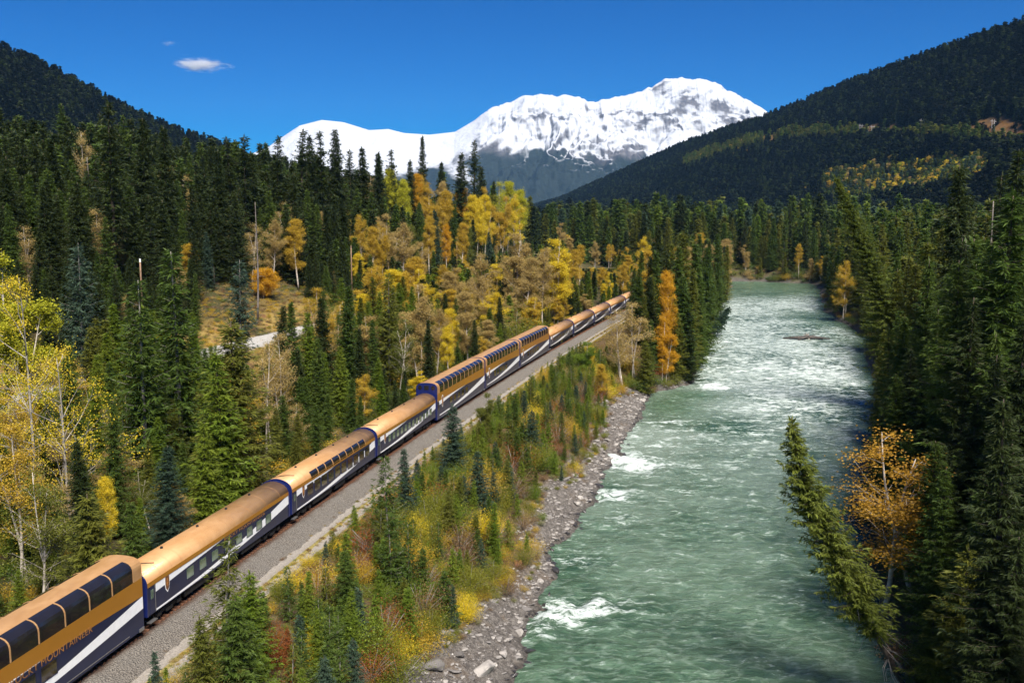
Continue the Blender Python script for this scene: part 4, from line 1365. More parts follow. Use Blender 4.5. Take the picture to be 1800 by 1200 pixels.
# left woods: strip beside the line, then the hillside above the gravel road
X, Y = scatter(40000, (-330, 120), (50, 720), lambda X, Y, s, d, a, b, c, r: (s < -7.5) & (np.abs(X / (Y + 10)) < .60) & ((s > -50) | (s < -70)), 401)
X, Y = thin(X, Y, 4.0)
k = open_places(X, Y)
X, Y = X[k], Y[k]
G, S_ = ground_z(X, Y), track_offset(X, Y)
rr = np.random.default_rng(402)
n1 = fbm(X * .02, Y * .02, 3, 403)
for i in range(len(X)):
    px, py = proj(X[i], Y[i], G[i])
    s, u = S_[i], rr.random()
    if s > -50:                                                       # the strip: mixed, lower, thinner
        meadow = 330 < px < 560 and s < -30
        if u < (.62 if meadow else .12): continue
        if Y[i] > 235 or px > 640:
            kd, tn, h = (('birch%d' % rr.integers(4), ['gold', 'gold', 'tan', 'yellow'][rr.integers(4)], rr.uniform(11, 17)) if rr.random() < .27 else ('spruce%d' % rr.integers(6), ['green', 'fresh', 'olive', 'dark'][rr.integers(4)], rr.uniform(9, 17)))
        else:
            kd, tn, h = (('spruce%d' % rr.integers(6), ['green', 'fresh', 'olive', 'fresh', 'green'][rr.integers(5)], rr.uniform(8, 17)) if rr.random() < .72 else (['thinbirch0', 'thinbirch1', 'birch1'][rr.integers(3)], ['tan', 'olive', 'gold'][rr.integers(3)], rr.uniform(7, 13)))
        lim = np.interp(-s, [7, 14, 30, 50], [7, 11, 15, 17])
        if Y[i] < 110: lim *= .75
        h = min(h, lim * rr.uniform(.8, 1.1))
    else:
        kd, tn = ('spruce%d' % rr.integers(6), ['dark', 'dark', 'green', 'dark'][rr.integers(4)])
        h = rr.uniform(17, 27) * (1 + .12 * n1[i])
        if u < .12: kd, h = 'oldspruce%d' % rr.integers(2), h * 1.15
        elif px > 600 and u < .28: kd, tn, h = 'birch%d' % rr.integers(4), ['gold', 'tan', 'yellow', 'gold'][rr.integers(4)], rr.uniform(13, 20)
        elif u < .16: kd, tn, h = 'thinbirch%d' % rr.integers(2), 'tan', rr.uniform(14, 20)
        if s > -86: h *= .6
        if px > 560: h *= np.interp(px, [560, 700, 930], [1, .9, .62])
    for wx0, wx1, wy0, wy1 in ((-50, 105, 640, 700), (350, 545, 512, 605), (400, 470, 600, 640), (1000, 1085, 445, 470)):    # the clearing and the gravel road stay in sight
        if wx0 < px < wx1 and py > wy0:
            h = min(h, G[i] * 0 + CZ + (YH - wy1) / FPX * Y[i] - G[i])
    if h < 2.0: continue
    trees.append(dict(X=X[i], Y=Y[i], g=G[i], h=h, kind=kd, tint=tn, label=None, wf=rr.uniform(1.0, 1.35) * (1.3 if s > -50 else 1.08), hand=False, lean=None))
# right bank woods and the far bank
X, Y = scatter(26000, (25, 480), (52, 760), lambda X, Y, s, d, a, b, c, r: ((b > 2.0) | ((c > 2) & (X > 60))) & (X / (Y + 10) < .60) & (d > 2), 411)
X, Y = thin(X, Y, 4.6)
k = open_places(X, Y)
X, Y = X[k], Y[k]
G = ground_z(X, Y)
dd, _, bb, _ = water_dist(X, Y)
for i in range(len(X)):
    u = rr.random()
    edge = dd[i] < 7
    kd, tn = 'spruce%d' % rr.integers(6), (['green', 'olive', 'dark', 'green', 'olive'] if Y[i] > 160 else ['dark', 'green', 'green'])[rr.integers(5 if Y[i] > 160 else 3)]
    h = rr.uniform(20, 36) * (.62 if edge else 1) * np.interp(Y[i], [60, 120, 400, 700], [.72, .9, 1.0, .95])
    px, py = proj(X[i], Y[i], G[i] + h)
    if px < 1520 and Y[i] < 180: h *= .45
    if 1430 < px < 1625 and 150 < Y[i] < 340: h = min(h, max(4, CZ + (YH - 450) / FPX * Y[i] - G[i]))      # lower growth round the tall leaning spruce
    if u < .10 and Y[i] > 150: kd, tn, h = 'birch%d' % rr.integers(4), ['gold', 'tan', 'olive'][rr.integers(3)], rr.uniform(10, 18)
    elif u < .16: kd, h = 'oldspruce%d' % rr.integers(2), h * 1.15
    trees.append(dict(X=X[i], Y=Y[i], g=G[i], h=h, kind=kd, tint=tn, label=None, wf=rr.uniform(1.15, 1.5), hand=False, lean=None))
# between the line and the river, past the point
X, Y = scatter(6000, (20, 140), (236, 590), lambda X, Y, s, d, a, b, c, r: (s > 12) & (d > 3) & (a > b) & (X < LB(Y)), 421)
X, Y = thin(X, Y, 5.0)
k = open_places(X, Y)
X, Y = X[k], Y[k]
G = ground_z(X, Y)
for i in range(len(X)):
    h = rr.uniform(14, 24) if Y[i] > 300 else rr.uniform(8, 20)
    kd, tn = ('spruce%d' % rr.integers(6), ['green', 'olive', 'dark'][rr.integers(3)]) if rr.random() < .75 else ('birch%d' % rr.integers(4), ['tan', 'gold'][rr.integers(2)])
    px, _ = proj(X[i], Y[i], G[i])
    if px < 1112: h = min(h, CZ + (YH - 600) / FPX * Y[i] - G[i])          # the far coaches stay in sight
    if h < 1.5: continue
    trees.append(dict(X=X[i], Y=Y[i], g=G[i], h=h, kind=kd, tint=tn, label=None, wf=rr.uniform(1.0, 1.3), hand=False, lean=None))

# which of them show: draw all silhouettes front to back on a coarse grid and count what each adds
BW, BH = 600, 400
buf = np.zeros((BH, BW), bool)
order = sorted(range(len(trees)), key=lambda i: trees[i]['Y'])
for i in order:
    q = trees[i]
    x0, y0 = proj(q['X'], q['Y'], q['g'])
    x1, y1 = proj(q['X'], q['Y'], q['g'] + q['h'])
    half = q['h'] * (.10 if 'birch' not in q['kind'] else .14) * q['wf'] / q['Y'] * FPX
    broad = not q['kind'].startswith(('spruce', 'old', 'young', 'pine'))
    a, b = int(max(0, y1 / 3)), int(min(BH, y0 / 3))
    vis = 0
    for yy in range(a, b):
        f = (yy - y1 / 3) / max(1, (y0 - y1) / 3)
        w = half * (math.sin(math.pi * min(1, f * .9 + .08)) if broad else min(1, f * 1.2 + .05)) / 3
        l, r_ = int(max(0, x0 / 3 - w)), int(min(BW, x0 / 3 + w + 1))
        if r_ > l:
            seg = buf[yy, l:r_]
            vis += int((~seg).sum())
            seg[:] = True
    q['vis'] = vis
IS_CON = ('spruce', 'nearspruce', 'old', 'pine', 'youngfir', 'midfir')
for q in trees:
    if q['kind'].startswith('youngfir') and q['h'] > 7: q['kind'] = 'midfir%d' % (int(q['X'] * 3) % 2)
    if q['kind'].startswith('spruce') and q['Y'] < 135: q['kind'] = 'nearspruce%d' % (int(q['X'] * 5) % 3)
con = [q for q in trees if q['kind'].startswith(IS_CON)]
dec = [q for q in trees if not q['kind'].startswith(IS_CON)]
for lst in (con, dec):
    lst.sort(key=lambda q: -(q['vis'] + (100000 if q['hand'] and q['vis'] > 3 else 0)))
single = [q for q in con[:300] if q['vis'] > 3] + [q for q in dec[:300] if q['vis'] > 3]
sid = set(id(q) for q in single)
rest = [q for q in trees if id(q) not in sid]

CARN = ['nearest dome coach', 'second coach', 'third coach', 'fourth coach', 'blue-ended dome coach', 'middle dome coach', 'last dome coach', 'far coaches']
CARPX = [257, 508, 660, 766, 849, 911, 963, 9999]
COL = {'amber': 'amber', 'fern': 'green', 'dark': 'dark green', 'green': 'green', 'olive': 'olive green', 'fresh': 'bright green', 'blue': 'blue-green', 'gold': 'golden', 'yellow': 'bright yellow', 'lime': 'lime yellow', 'orange': 'orange', 'tan': 'tan half-bare',
       'rust': 'rust red', 'brush': 'brown', 'moss': 'yellow-green'}


def kind_word(q):
    k = q['kind']
    if k.startswith(('spruce', 'near', 'old')): return 'spruce', 'spruce_tree'
    if k.startswith('youngpine'): return 'young pine', 'young_pine'
    if k.startswith(('youngfir', 'midfir')): return ('fir', 'fir_tree') if q['h'] > 8 else ('young fir', 'young_fir')
    if k.startswith('pine'): return 'pine', 'pine_tree'
    if k.startswith('cotton'): return 'cottonwood', 'cottonwood_tree'
    if k.startswith(('bush', 'thinbush')): return 'bush', 'bush'
    if k.startswith('round'): return 'tree', 'broadleaf_tree'
    return 'birch', 'birch_tree'


def where(q):
    px, py = proj(q['X'], q['Y'], q['g'])
    tx, ty = proj(q['X'], q['Y'], q['g'] + q['h'])
    s = track_offset(q['X'], q['Y'])
    d, a, b, c = [float(v) for v in water_dist(np.array(q['X']), np.array(q['Y']))]
    car = CARN[next(i for i, v in enumerate(CARPX) if px < v)]
    if b > a and b > 0 or c > max(a, b):
        if q['Y'] > 470: return 'on the far bank where the river bends'
        if px > 1800 or tx > 1740: return 'in the forest at the right picture edge'
        if d < 9: return ('at the right waterline ' + ('near the leaning spruces' if q['Y'] < 130 else 'beyond the driftwood snag' if q['Y'] > 260 else 'before the driftwood snag'))
        return 'in the right forest ' + ('across from the driftwood snag' if q['Y'] > 200 else 'near the leaning spruces')
    if s > 9:
        if q['Y'] > 330: return 'on the left bank beyond the spruce clump'
        if q['Y'] > 205: return 'in the clump on the rocky point'
        return 'on the bank below ' + car + (' by rocks' if d < 9 else ' by road' if s < 11 else '')
    if s > -16: return 'close behind the ' + car
    if s > -52: return 'in the woods behind the ' + car
    if ty < np.interp(tx, [0, 400, 740, 930], [215, 262, 285, 350]): return 'on the skyline above the ' + car
    return 'on the hillside behind the ' + car


def size_word(q):
    h = q['h']
    if q['kind'].startswith(('bush', 'thinbush', 'young')) or kind_word(q)[0] == 'young fir':
        return 'tiny' if h < 1.6 else 'small' if h < 2.6 else 'large'
    return 'small' if h < 9 else 'mid-height' if h < 16 else 'tall' if h < 27 else 'towering'


CATS = {'bush': 'bush'}
ORD = 'first second third fourth fifth sixth seventh eighth ninth tenth eleventh twelfth thirteenth fourteenth fifteenth sixteenth seventeenth eighteenth nineteenth twentieth'.split()


def labels(lst):
    by = {}
    for q in lst:
        if q['label'] is None:
            q['label'] = '%s %s %s %s' % (size_word(q), COL[q['tint']], kind_word(q)[0], where(q))
            by.setdefault(q['label'], []).append(q)
    for lb, qs in by.items():
        if 1 < len(qs) <= len(ORD) + 1:
            qs.sort(key=lambda q: proj(q['X'], q['Y'], q['g'])[0])
            for j, q in enumerate(qs):
                q['label'] = lb + ', ' + ('leftmost' if j == 0 else 'rightmost' if j == len(qs) - 1 else ORD[j] + ' from left')
    for q in lst:
        w = q['label'].split()
        if len(w) > 16: q['label'] = ' '.join(w[:16])


def plant(q, rng_=random.Random(5)):
    Hn, (tm, cm) = PROTO[q['kind']]
    word, name = kind_word(q)
    k = q['h'] / Hn
    lean = q['lean'] or (rng_.gauss(0, .022), rng_.gauss(0, .022))
    rz = Matrix.Rotation(rng_.uniform(0, 6.28), 4, 'Z')
    m = Matrix.Rotation(lean[0], 4, 'Y') @ Matrix.Rotation(lean[1], 4, 'X') @ rz
    o = link(name, None, loc=(float(q['X']), float(q['Y']), float(q['g']) - .15), rot=m.to_euler(), scale=(k * q['wf'], k * q['wf'], k))
    tag(o, q['label'], CATS.get(word, 'bush' if word == 'bush' else 'tree'), q.get('group'))
    small = word == 'bush'
    link('stem' if small else 'trunk', tm, o)
    cr = link('foliage' if small else 'crown', cm, o)
    cr.material_slots[0].link = 'OBJECT'
    cr.material_slots[0].material = TINT[q['tint']]
    return o


# ------------------------------------------------------------------ the bank between service road and river
bank = []


def B(px, yt, Y, kind, tint, label=None, wf=1.0):
    X, zt = ray(px, yt, Y)
    g = gz1(X, Y)
    bank.append(dict(X=X, Y=Y, g=g, h=min(max(.8, zt - g), 3.4 if 'bush' in kind else 12), kind=kind, tint=tint, label=label, wf=wf, hand=True, lean=None))


B(385, 950, 67, 'youngpine0', 'olive', 'slender olive pine with a bare leader in front of the second coach', .95)
B(440, 1000, 66, 'youngfir2', 'fresh', 'bright green fir beside the slender olive pine near the bottom edge', 1.2)
B(415, 1040, 63, 'youngfir0', 'green', None, 1.3)
B(478, 1010, 69, 'bush2', 'rust', 'rust-red shrub right of the bright green fir', .6)
B(505, 1100, 66, 'youngfir1', 'rust', 'dead rust-orange young fir near the bottom edge', .6)
B(350, 1080, 61, 'youngfir0', 'olive', None, 1.1)
B(270, 1140, 58, 'youngfir1', 'blue', 'small blue-green fir at the bottom edge beside the ballast', .9)
B(555, 945, 82, 'thinbush0', 'tan', 'pale tan leafless shrub beside the service road', 1.0)
B(540, 1000, 74, 'youngfir1', 'fresh', None, 1.1)
B(545, 1060, 70, 'bush2', 'yellow', None, .7)
B(610, 960, 79, 'youngfir0', 'green', None, 1.2)
B(680, 800, 95, 'youngpine0', 'green', 'tall young pine with visible grey trunk beside the service road', 1.0)
B(715, 785, 104, 'youngfir1', 'blue', 'dense dark young fir in front of the third coach', 1.25)
B(735, 850, 99, 'bush2', 'yellow', 'bright yellow shrub below the dense dark young fir', .7)
B(795, 710, 122, 'youngfir0', 'blue', 'blue-green young fir in front of the fourth coach', 1.3)
B(850, 690, 138, 'birch2', 'olive', 'yellow-green leafy shrub-tree in front of the blue-ended dome coach', 1.1)
B(840, 790, 112, 'youngfir2', 'blue', None, 1.3)
B(905, 690, 142, 'youngfir0', 'green', None, 1.2)
B(935, 720, 138, 'youngfir1', 'blue', None, 1.2)
B(1025, 600, 200, 'birch2', 'fresh', 'rounded bright green tree below the far coaches', 1.7)
B(960, 620, 190, 'bush0', 'gold', None, 1.1)
B(1060, 640, 190, 'birch0', 'gold', None, 1.2)
for bt in [(655, 1065, 76, 'bush3', 'moss', 'broad yellow-green bush at the top of the rocks near the bottom', 1.2), (700, 1090, 74, 'bush3', 'moss', None, 1.2), (780, 1000, 86, 'youngfir2', 'green', None, 1.3), (740, 960, 88, 'youngfir0', 'green', None, 1.2),
           (700, 930, 88, 'youngfir1', 'green', None, 1.2), (825, 940, 94, 'bush1', 'moss', None, 1.0), (870, 880, 104, 'youngfir0', 'fresh', None, 1.1), (620, 1120, 68, 'youngfir0', 'blue', None, 1.1), (570, 1150, 64, 'youngfir2', 'blue', None, 1.1)]:
    B(*bt)
hx = np.array([(q['X'], q['Y']) for q in bank])
X, Y = scatter(9000, (-34, 60), (50, 250), lambda X, Y, s, d, a, b, c, r: (s > 6.9) & (a > b) & (d > 4.6 + 2.2 * noise(Y * .07, X * .02, 41) + 2.5 * sstep(100, 70, Y)) & (X < LB(Y)) & (Y < 228), 431)
cells = {}
for i in range(len(X)):
    key = (int(X[i] / 1.55), int(Y[i] / 2.0))
    cells.setdefault(key, i)
idx = list(cells.values())
X, Y = X[idx], Y[idx]
k = ((X[:, None] - hx[None, :, 0]) ** 2 + (Y[:, None] - hx[None, :, 1]) ** 2).min(1) > .8
X, Y = X[k], Y[k]
G, S_ = ground_z(X, Y), track_offset(X, Y)
dd = water_dist(X, Y)[0]
for i in range(len(X)):
    u = rr.random()
    lim = np.interp(S_[i], [6.9, 9, 12, 16, 22], [2.8, 4.2, 5.6, 6.6, 6.4]) * np.interp(dd[i], [5, 9], [.6, 1])
    if u < .46: kd, tn, h = 'youngfir%d' % rr.integers(3), ['green', 'fresh', 'blue', 'fresh', 'olive', 'fresh'][rr.integers(6)], rr.uniform(.5, 1.0) * lim
    elif u < .54: kd, tn, h = 'youngpine0', ['green', 'olive'][rr.integers(2)], rr.uniform(.6, 1.1) * lim
    elif u < .86: kd, tn, h = 'bush%d' % rr.integers(4), ['gold', 'yellow', 'moss', 'moss', 'fresh', 'gold', 'moss'][rr.integers(7)], rr.uniform(.35, .68) * lim
    else: kd, tn, h = 'thinbush0', ['brush', 'tan', 'rust'][rr.integers(3)], rr.uniform(.4, .7) * lim
    bank.append(dict(X=X[i], Y=Y[i], g=G[i], h=max(.7, h), kind=kd, tint=tn, label=None, wf=rr.uniform(.9, 1.25), hand=False, lean=None))


for q in bank:
    if q['kind'].startswith('youngfir') and q['h'] > 5.5: q['kind'] = 'midfir%d' % (int(q['X'] * 3) % 2)


def appar(q): return q['h'] / q['Y'] * (3 if q['hand'] else 1)


inview = [q for q in bank if -40 < proj(q['X'], q['Y'], q['g'])[0] < 1840 and proj(q['X'], q['Y'], q['g'] + q['h'])[1] < 1200]
bb_ = sorted([q for q in inview if 'bush' in q['kind']], key=lambda q: -appar(q))
bf_ = sorted([q for q in inview if 'bush' not in q['kind']], key=lambda q: -appar(q))
bsingle = bb_[:300] + bf_[:300]
bid = set(id(q) for q in bsingle)
brest = [q for q in bank if id(q) not in bid]
allp = single + bsingle
for q in allp:
    w = kind_word(q)[0]
    q['group'] = {'bush': 'bushes on the river bank'}.get(w, 'young firs and pines on the river bank' if q in bsingle else 'conifers of the valley woods' if q['kind'].startswith(IS_CON) else 'autumn broadleaf trees of the valley')
labels(allp)
for q in allp:
    plant(q)


# ------------------------------------------------------------------ massed woods (one object each)
MERGED = {}


def merged(kind, tm, cm, tint):
    """trunk and crown as one mesh, for the massed woods"""
    if kind not in MERGED:
        co, vi, lt, mi, o = [], [], [], [], 0
        for k_, me_ in enumerate((tm, cm)):
            a = np.empty(len(me_.vertices) * 3, np.float32)
            me_.vertices.foreach_get('co', a)
            b = np.empty(len(me_.loops), np.int32)
            me_.loops.foreach_get('vertex_index', b)
            c = np.empty(len(me_.polygons), np.int32)
            me_.polygons.foreach_get('loop_total', c)
            co.append(a); vi.append(b + o); lt.append(c); mi.append(np.full(len(c), k_, np.int32))
            o += len(me_.vertices)
        co, vi, lt, mi = np.concatenate(co), np.concatenate(vi), np.concatenate(lt), np.concatenate(mi)
        me = bpy.data.meshes.new(kind)
        me.vertices.add(len(co) // 3); me.vertices.foreach_set('co', co)
        me.loops.add(len(vi)); me.loops.foreach_set('vertex_index', vi)
        me.polygons.add(len(lt))
        me.polygons.foreach_set('loop_start', np.concatenate([[0], np.cumsum(lt)[:-1]]).astype(np.int32))
        me.polygons.foreach_set('loop_total', lt)
        me.polygons.foreach_set('material_index', mi)
        me.update(calc_edges=True)
        me.materials.append(tm.materials[0])
        me.materials.append(TINT[tint])
        MERGED[kind] = me
    me = MERGED[kind].copy()
    me.materials[1] = TINT[tint]
    return bpy.data.objects.new(kind, me)


PAL = {}


def palette(kind, tint):
    key = (kind, tint)
    if key not in PAL:
        Hn, (tm, cm) = (PROTO.get(kind) or FAR.get(kind))
        PAL[key] = (Hn, merged(kind, tm, cm, tint))
    return PAL[key]


def mass(name, items):
    """items: (x, y, z, kind, tint, height, width factor): points that carry one kind of plant each"""
    kinds = sorted(set((q[3], q[4]) for q in items))
    me = bpy.data.meshes.new(name)
    me.vertices.add(len(items))
    me.vertices.foreach_set('co', np.array([q[:3] for q in items], np.float32).ravel())
    r = np.random.default_rng(len(items))
    for nm, tp, vals in (('pick', 'INT', [kinds.index((q[3], q[4])) for q in items]), ('turn', 'FLOAT', r.uniform(0, 6.28, len(items))),
                         ('tall', 'FLOAT', [q[5] / palette(q[3], q[4])[0] for q in items]), ('wide', 'FLOAT', [q[5] * q[6] / palette(q[3], q[4])[0] for q in items])):
        a = me.attributes.new(nm, tp, 'POINT')
        a.data.foreach_set('value', np.array(vals, np.int32 if tp == 'INT' else np.float32))
    o = tag(link(name, me), kind='stuff')
    ng = bpy.data.node_groups.new(name, 'GeometryNodeTree')
    ng.interface.new_socket('Geometry', in_out='INPUT', socket_type='NodeSocketGeometry')
    ng.interface.new_socket('Geometry', in_out='OUTPUT', socket_type='NodeSocketGeometry')
    N, Lk = ng.nodes, ng.links
    gi, go = N.new('NodeGroupInput'), N.new('NodeGroupOutput')
    prev = None
    outs = []
    for i, key in enumerate(kinds):
        oi = N.new('GeometryNodeObjectInfo')
        oi.inputs['Object'].default_value = palette(*key)[1]
        oi.inputs['As Instance'].default_value = True
        at = N.new('GeometryNodeInputNamedAttribute'); at.data_type = 'INT'; at.inputs['Name'].default_value = 'pick'
        cp = N.new('FunctionNodeCompare'); cp.data_type = 'INT'; cp.operation = 'EQUAL'
        Lk.new(at.outputs[0], cp.inputs[2]); cp.inputs[3].default_value = i
        ip = N.new('GeometryNodeInstanceOnPoints')
        Lk.new(gi.outputs[0], ip.inputs['Points']); Lk.new(cp.outputs[0], ip.inputs['Selection']); Lk.new(oi.outputs['Geometry'], ip.inputs['Instance'])
        rt = N.new('GeometryNodeInputNamedAttribute'); rt.data_type = 'FLOAT'; rt.inputs['Name'].default_value = 'turn'
        cx = N.new('ShaderNodeCombineXYZ'); Lk.new(rt.outputs[0], cx.inputs[2])
        Lk.new(cx.outputs[0], ip.inputs['Rotation'])
        ta = N.new('GeometryNodeInputNamedAttribute'); ta.data_type = 'FLOAT'; ta.inputs['Name'].default_value = 'tall'
        wa_ = N.new('GeometryNodeInputNamedAttribute'); wa_.data_type = 'FLOAT'; wa_.inputs['Name'].default_value = 'wide'
        cs = N.new('ShaderNodeCombineXYZ')
        Lk.new(wa_.outputs[0], cs.inputs[0]); Lk.new(wa_.outputs[0], cs.inputs[1]); Lk.new(ta.outputs[0], cs.inputs[2])
        Lk.new(cs.outputs[0], ip.inputs['Scale'])
        outs.append(ip)
    jn = N.new('GeometryNodeJoinGeometry')
    for ip in outs:
        Lk.new(ip.outputs[0], jn.inputs[0])
    Lk.new(jn.outputs[0], go.inputs[0])
    md = o.modifiers.new('plants', 'NODES')
    md.node_group = ng
    return o


def lighter(q):
    if q['Y'] > 260 and q['kind'].startswith(('spruce', 'old')): return 'far%d' % (int(q['X'] * 7) % 3)
    if q['kind'].startswith('near'): return 'spruce%d' % (int(q['X'] * 7) % 6)
    if q['kind'].startswith('birch'): return 'birch1' if int(q['X'] * 7) % 2 else 'thinbirch0'
    return q['kind']


mass('woodland', [(q['X'], q['Y'], q['g'] - .1, lighter(q), q['tint'], q['h'], q['wf']) for q in rest])
mass('bank_brush', [(q['X'], q['Y'], q['g'] - .05, q['kind'], q['tint'], q['h'], q['wf']) for q in brest])

# forest floor bushes on both sides and brush on the bank
items = []
X, Y = scatter(9000, (-120, 60), (50, 330), lambda X, Y, s, d, a, b, c, r: (s < -4.6) & (s > -56) & (np.abs(X / (Y + 10)) < .58), 441)
X, Y = thin(X, Y, 2.2)
G, S_ = ground_z(X, Y), track_offset(X, Y)
for i in range(len(X)):
    px, _ = proj(X[i], Y[i], G[i])
    md_ = 330 < px < 560 and S_[i] < -28
    items.append((X[i], Y[i], G[i] - .05, ['lowbush0', 'lowbush1', 'lowbush0', 'thinbush0'][rr.integers(4)], (['tan', 'gold', 'brush', 'tan'] if md_ else ['moss', 'fresh', 'olive', 'gold', 'green', 'green'])[rr.integers(4 if md_ else 6)], rr.uniform(.6, 1.4) if md_ else rr.uniform(.8, 2.0) * (.6 if S_[i] > -7 else 1.2), 1.4))
X, Y = scatter(5000, (-60, 130), (150, 600), lambda X, Y, s, d, a, b, c, r: (s < -66) & (s > -100), 443)
X, Y = thin(X, Y, 4)
G = ground_z(X, Y)
for i in range(len(X)):
    items.append((X[i], Y[i], G[i] - .05, 'lowbush%d' % rr.integers(2), ['moss', 'gold', 'tan', 'green', 'fresh'][rr.integers(5)], rr.uniform(1.5, 4) * (.3 if 345 < proj(X[i], Y[i], G[i])[0] < 550 else 1), 1.4))
X, Y = scatter(9000, (28, 200), (50, 480), lambda X, Y, s, d, a, b, c, r: (b > .6) & (b < 12) & (X / (Y + 10) < .58), 445)
X, Y = thin(X, Y, 2.6)
G = ground_z(X, Y)
for i in range(len(X)):
    items.append((X[i], Y[i], G[i] - .05, ['lowbush0', 'lowbush1', 'lowbush0', 'thinbush0'][rr.integers(4)], ['moss', 'olive', 'green', 'gold', 'brush', 'green'][rr.integers(6)], rr.uniform(.8, 2.6), 1.3))
X, Y = scatter(4000, (20, 140), (215, 600), lambda X, Y, s, d, a, b, c, r: (s > 10) & (d > .8) & (a > b) & (d < 14), 447)
X, Y = thin(X, Y, 2.6)
G = ground_z(X, Y)
for i in range(len(X)):
    items.append((X[i], Y[i], G[i] - .05, ['lowbush0', 'lowbush1', 'lowbush0', 'thinbush0'][rr.integers(4)], ['moss', 'olive', 'gold', 'brush', 'tan', 'green'][rr.integers(6)], rr.uniform(.8, 3.0), 1.3))
X, Y = scatter(5000, (60, 240), (540, 640), lambda X, Y, s, d, a, b, c, r: (c > .5) & (c < 12) & (d > .4), 448)
X, Y = thin(X, Y, 2.2)
G = ground_z(X, Y)
for i in range(len(X)):
    items.append((X[i], Y[i], G[i] - .05, 'lowbush%d' % rr.integers(2), ['moss', 'olive', 'gold', 'green', 'tan', 'green'][rr.integers(6)], rr.uniform(1.2, 4.5), 1.3))
mass('undergrowth', items)
items = []
X, Y = scatter(26000, (-36, 70), (50, 240), lambda X, Y, s, d, a, b, c, r: (s > 6.5) & (a > b) & (d > 3.6 + 2.2 * noise(Y * .07, X * .02, 41) + 2.5 * sstep(100, 70, Y)), 449)
X, Y = thin(X, Y, 1.15)
G = ground_z(X, Y)
for i in range(len(X)):
    items.append((X[i], Y[i], G[i] - .04, ['thinbush0', 'lowbush1', 'thinbush0', 'lowbush0'][rr.integers(4)], ['brush', 'moss', 'moss', 'fresh', 'moss', 'brush', 'gold'][rr.integers(7)], rr.uniform(.35, .95), 1.3))
mass('bank_undergrowth', items)
items = []
for s in np.arange(30, 330, .12):
    for o_ in (5.35 + rr.normal(0, .22), 6.9 + abs(rr.normal(0, .5)), 4.0 - abs(rr.normal(0, .3))):
        if rr.random() < (.5 if o_ < 6.2 else .9) * (.3 if o_ < 4.4 else 1):
            X, Y, h = [float(v) for v in track(s)]
            X, Y = X + o_ * math.sin(h), Y - o_ * math.cos(h)
            items.append((X, Y, -1.03, 'thinbush0' if rr.random() < .5 else 'lowbush1', ['moss', 'tan', 'gold', 'brush'][rr.integers(4)], rr.uniform(.12, .34), 1.5))
mass('road_verge_weeds', items)

# dry grass on the clearing beside the gravel road
items = []
X, Y = scatter(60000, (-140, 0), (140, 330), lambda X, Y, s, d, a, b, c, r: (s < -44) & (s > -100) & (np.abs(s + 61) > 5), 461)
G = ground_z(X, Y)
px, py = proj(X, Y, G)
k = (px > 335) & (px < 560) & (py < 640)
X, Y, G = X[k], Y[k], G[k]
X, Y = thin(X, Y, 1.3)
G = ground_z(X, Y)
for i in range(len(X)):
    items.append((X[i], Y[i], G[i] - .05, ['thinbush0', 'lowbush0', 'lowbush1'][rr.integers(3)], ['tan', 'gold', 'tan', 'brush', 'moss'][rr.integers(5)], rr.uniform(.3, 1.1), 1.5))
mass('meadow_grass', items)

# distant forest on the hills and the valley floor
items = []
for (X, Y, Z, tu, vv), n, seed, fine in ((HR, 46000, 451, True), (HL, 14000, 453, False)):
    r = np.random.default_rng(seed)
    A = np.zeros(X.shape)
    A[:-1, :-1] = np.linalg.norm(np.cross(np.stack([np.diff(X, axis=0)[:, :-1], np.diff(Y, axis=0)[:, :-1], 0 * X[:-1, :-1]], -1), np.stack([np.diff(X, axis=1)[:-1], np.diff(Y, axis=1)[:-1], 0 * X[:-1, :-1]], -1)), axis=-1) / (Y[:-1, :-1] / 1500) ** 1.2
    A[:, :6] = 0
    px, py = proj(X, Y, Z)
    A *= (px > -60) & (px < 1860)
    pick = r.choice(A.size, n, p=(A / A.sum()).ravel())
    iu, iv = np.unravel_index(pick, A.shape)
    fu, fv = r.random(n), r.random(n)
    bil = lambda Q: (Q[iu, iv] * (1 - fu) + Q[np.minimum(iu + 1, Q.shape[0] - 1), iv] * fu) * (1 - fv) + (Q[iu, np.minimum(iv + 1, Q.shape[1] - 1)] * (1 - fu) + Q[np.minimum(iu + 1, Q.shape[0] - 1), np.minimum(iv + 1, Q.shape[1] - 1)] * fu) * fv
    x, y, z = bil(X), bil(Y), bil(Z)
    px, py = proj(x, y, z)
    cl = clear_right(x, y, z) if fine else np.zeros(n)
    autumn = np.exp(-((px - 1590) / 150) ** 4 - ((py - 322 + (px - 1590) * .10) / 32) ** 4) if fine else np.zeros(n)
    edge = np.exp(-((py - np.interp(px, [1180, 1350, 1540, 1800], [300, 246, 240, 262])) / 9) ** 2) * (px > 1200) if fine else np.zeros(n)
    for i in range(n):
        u = r.random()
        if u < cl[i] * .93: continue
        h, tn, kd = r.uniform(14, 24), ['pitch', 'pitch', 'dark', 'pitch'][r.integers(4)], 'vfar%d' % r.integers(2)
        v = r.random()
        if v < .17 * autumn[i]: tn, h, kd = ['gold', 'yellow', 'lime', 'gold', 'tan'][r.integers(5)], r.uniform(10, 17), 'farbirch'
        elif autumn[i] > .4: h, tn = r.uniform(9, 17), ['blue', 'green', 'olive'][r.integers(3)]
        elif v < .30 * edge[i]: tn, h, kd = ['gold', 'olive', 'tan'][r.integers(3)], r.uniform(8, 15), 'farbirch'
        elif edge[i] > .4: tn = ['olive', 'green'][r.integers(2)]
        items.append((x[i], y[i], z[i] - 1, kd, tn, h, r.uniform(1.2, 1.6)))
mass('hill_forest', items)
items = []
r = np.random.default_rng(457)
Yv = 640 * np.exp(r.random(7000) * math.log(3200 / 640))
